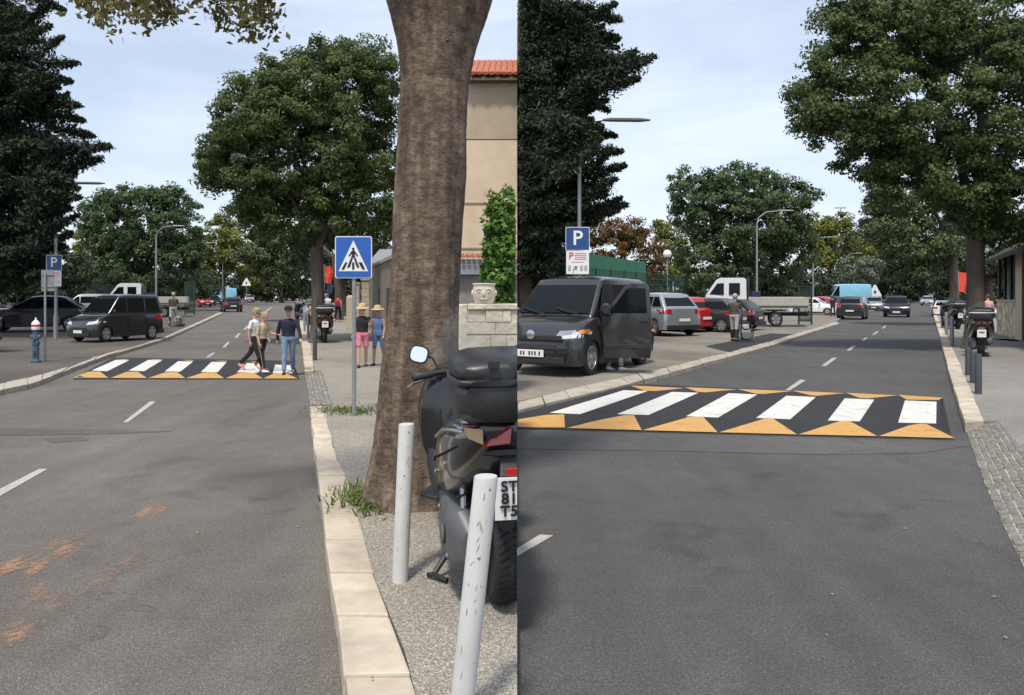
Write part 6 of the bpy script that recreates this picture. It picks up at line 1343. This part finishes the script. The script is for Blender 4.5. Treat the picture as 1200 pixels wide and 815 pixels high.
PINK = cl('pink', (.62, .20, .26)); DENIM = cl('denim', (.10, .16, .30), .4); BROWN = cl('brown_grey', (.075, .062, .050)); LGREY = cl('light_grey', (.38, .37, .35)); RED = cl('red', (.45, .03, .04)); PINK2 = cl('pale_pink', (.60, .32, .28))
STRAW = cl('straw', (.52, .38, .20)); BLOND = mat('hair_blond', (.34, .23, .12), .6, var=.3, scale=40); BRN = mat('hair_brown', (.06, .035, .02), .6, var=.3, scale=40); GREYH = mat('hair_grey', (.35, .33, .31), .7, var=.2, scale=40)
WSH = mat('shoe_white', (.70, .69, .68), .5); PSH = mat('shoe_pink', (.65, .22, .25), .5); BOOT = mat('boot_black', (.015, .015, .016), .6); CAP = cl('cap_tan', (.30, .27, .18))
zt = .085
hpx = lambda px, feet, top, z: (feet-top)*G(px, feet, z).y/F
def pers(label, px, feet, top_, z=0, **k):
    g = G(px, feet, z); return person(label, g, (feet-top_)*g.y/F*k.pop('hs', 1.0), **k)
pers('person in white shirt, tan cap and black trousers walking across the left crosswalk', 297.5, 434.5, 360, zt, face=80, legs=((24, 6), (-22, 22)), arms=((-12, 20, 4), (14, 30, 4)), lean=4, look=12, top=WHT, sleeve=.35, bottom=BK, shoes=PSH, hair=BLOND, hat=('cap', CAP))
pers('blond person in sand coloured shirt and striped black trousers on the left crosswalk', 307, 436.5, 366, zt, face=62, legs=((16, 8), (-16, 20)), arms=((-6, 25, 4), (24, 60, 4)), lean=7, look=22, top=SAND, sleeve=.5, bottom=BK, shoes=WSH, hair=BLOND, female=True, stripe=SAND, hs=1.0)
pers('person in a navy sweater, blue jeans and black cap stepping off the left crosswalk', 338, 439, 359, .04, face=14, legs=((16, 4), (-12, 12)), arms=((-20, 12, 12), (22, 10, 16)), lean=0, look=6, top=NAVY, sleeve=.98, bottom=JEAN, shoes=BOOT, hair=BRN, hat=('cap', BK))
pers('person in a black shirt, pink shorts and straw hat on the left street pavement', 424.5, 430.5, 358, .12, face=10, legs=((12, 4), (-12, 14)), arms=((10, 20, 10), (30, 85, 6)), look=8, top=BK, sleeve=.3, bottom=PINK, leglen=.42, shoes=BOOT, hat=('straw', STRAW), hair=BRN, skin=SKIN)
pers('person in blue denim dungarees and straw hat walking beside the thick trunk', 443.5, 428.5, 360, .12, face=-12, legs=((10, 4), (-12, 14)), arms=((-6, 14, 8), (10, 20, 8)), look=6, top=DENIM, vest=True, bottom=DENIM, leglen=.5, shoes=BOOT, hat=('straw', STRAW), hair=BRN, skin=SKIN2, female=True)
pers('distant person in a white shirt seen from behind near the red and blue flag', 384, 372.5, 345, .12, face=180, top=WHT, sleeve=.3, bottom=BK, hair=BRN)
pers('distant person in red top and dark trousers seen from behind on the left pavement', 396, 377, 345, .12, face=175, top=RED, sleeve=.1, bottom=NAVY, hair=BRN, shoes=WSH)
pers('worker in a brown shirt walking behind a machine on the left parking strip', 203, 382, 343, .1, face=185, legs=((14, 4), (-14, 14)), arms=((20, 25, 8), (20, 25, 8)), top=BROWN, sleeve=.3, bottom=LGREY, shoes=BOOT, hair=GREYH, skin=SKIN2, pads=BOOT)
pers('worker in a dark brown shirt and grey trousers pushing the compactor on the right strip', 860.5, 400, 345, .1, face=148, legs=((-8, 4), (10, 6)), arms=((24, 30, 5), (18, 30, 5)), lean=6, look=14, top=BROWN, sleeve=.32, bottom=LGREY, shoes=BOOT, hair=GREYH, skin=SKIN2, pads=BOOT)
pers('person in a pale pink shirt beside the scooter under the right street tree', 1158, 386, 345, .12, face=180, top=PINK2, sleeve=.3, bottom=NAVY, hair=BRN)
pers('person in a white shirt whose head shows behind the parked red and grey cars', 829, 374, 339, .1, face=60, top=WHT, sleeve=.4, bottom=BK, hair=GREYH)
pers('person in dark clothes standing between the parked cars near the right light blue van', 976, 371, 347, .1, face=150, top=BK, sleeve=.4, bottom=BK, hair=BRN)
pers('person bending into the dark van behind its open door, only the feet showing', 722, 434, 345, .1, face=115, legs=((8, 6), (-8, 6)), arms=((60, 20, 8), (60, 20, 8)), lean=62, look=20, top=BK, sleeve=.5, bottom=LGREY, shoes=WSH, hair=BRN, hs=.92)
def compactor(label, px, py, sc, z=.1):
    g = G(px, py, z); r = empty('plate_compactor', g, R(-10), sc); tag(r, label, 'compactor'); gm = mat('machine_grey', (.22, .23, .22), .5, .3)
    MB().prism([(-.24, -.30, .0), (.24, -.30, .0), (.24, .30, .0), (-.24, .30, .0)], (0, 0, .05)).build('base_plate', BLK, r, bevel=.015)
    MB().prism([(-.24, .30, .02), (.24, .30, .02), (.24, .38, .12), (-.24, .38, .12)], (0, -.03, .02)).build('front_lip', BLK, r)
    MB().loft([((0, -.22, .22), .14, .12), ((0, .0, .26), .20, .18), ((0, .22, .24), .16, .14)], n=16, p=4).build('engine', gm, r, smooth=True)
    MB().loft([((0, -.12, .50), .10, .06), ((0, .12, .50), .12, .08)], n=14, p=4).build('fuel_tank', mat('machine_pale', (.42, .43, .40), .5), r, smooth=True)
    MB().tube([(.16, -.05, .38), (.28, -.05, .40)], .05, 12).build('air_filter', BLK, r, smooth=True)
    b = MB(); b.tube([(-.2, -.25, .15), (-.2, -.62, .95), (.2, -.62, .95), (.2, -.25, .15)], .018, 8); b.build('handle', BLK, r, smooth=True)
    b = MB(); b.tube([(-.22, -.28, .08), (-.22, -.2, .55), (-.22, .2, .55), (-.22, .28, .08)], .014, 7); b.tube([(.22, -.28, .08), (.22, -.2, .55), (.22, .2, .55), (.22, .28, .08)], .014, 7); b.build('guard_frame', gm, r, smooth=True)
compactor('plate compactor held by the worker on the fresh asphalt patch of the right strip', 874, 400, 1.05); compactor('plate compactor beside the worker of the left parking strip', 208, 383, .95)
# litter and leaves
def litter():
    m = mat('dry_leaf', (.34, .20, .09), .8, var=.3, scale=20); 
    for i, (px, py, z) in enumerate([(436, 795, .13), (975, 697, .0), (969, 745, .0), (1178, 748, .0), (1060, 620, .0), (788, 537, .0), (350, 618, .0), (232, 625, .0), (1165, 700, 0), (1130, 560, 0)]):
        g = G(px, py, z+.006); b = MB(); s = random.uniform(.007, .012); a = random.uniform(0, 6)
        P = [(s*math.cos(a+t)*(1.8 if k % 4 == 0 else 1), s*.7*math.sin(a+t), .004*math.sin(3*t)+.004) for k, t in enumerate(np.linspace(0, 6.28, 9)[:-1])]
        b.prism(P, (0, 0, .0015)); o = b.build('fallen_leaf', m); o.location = g
        tag(o, 'small dry leaf lying flat on the near paving or road', 'leaf', 'dry leaves on the near ground')
litter()
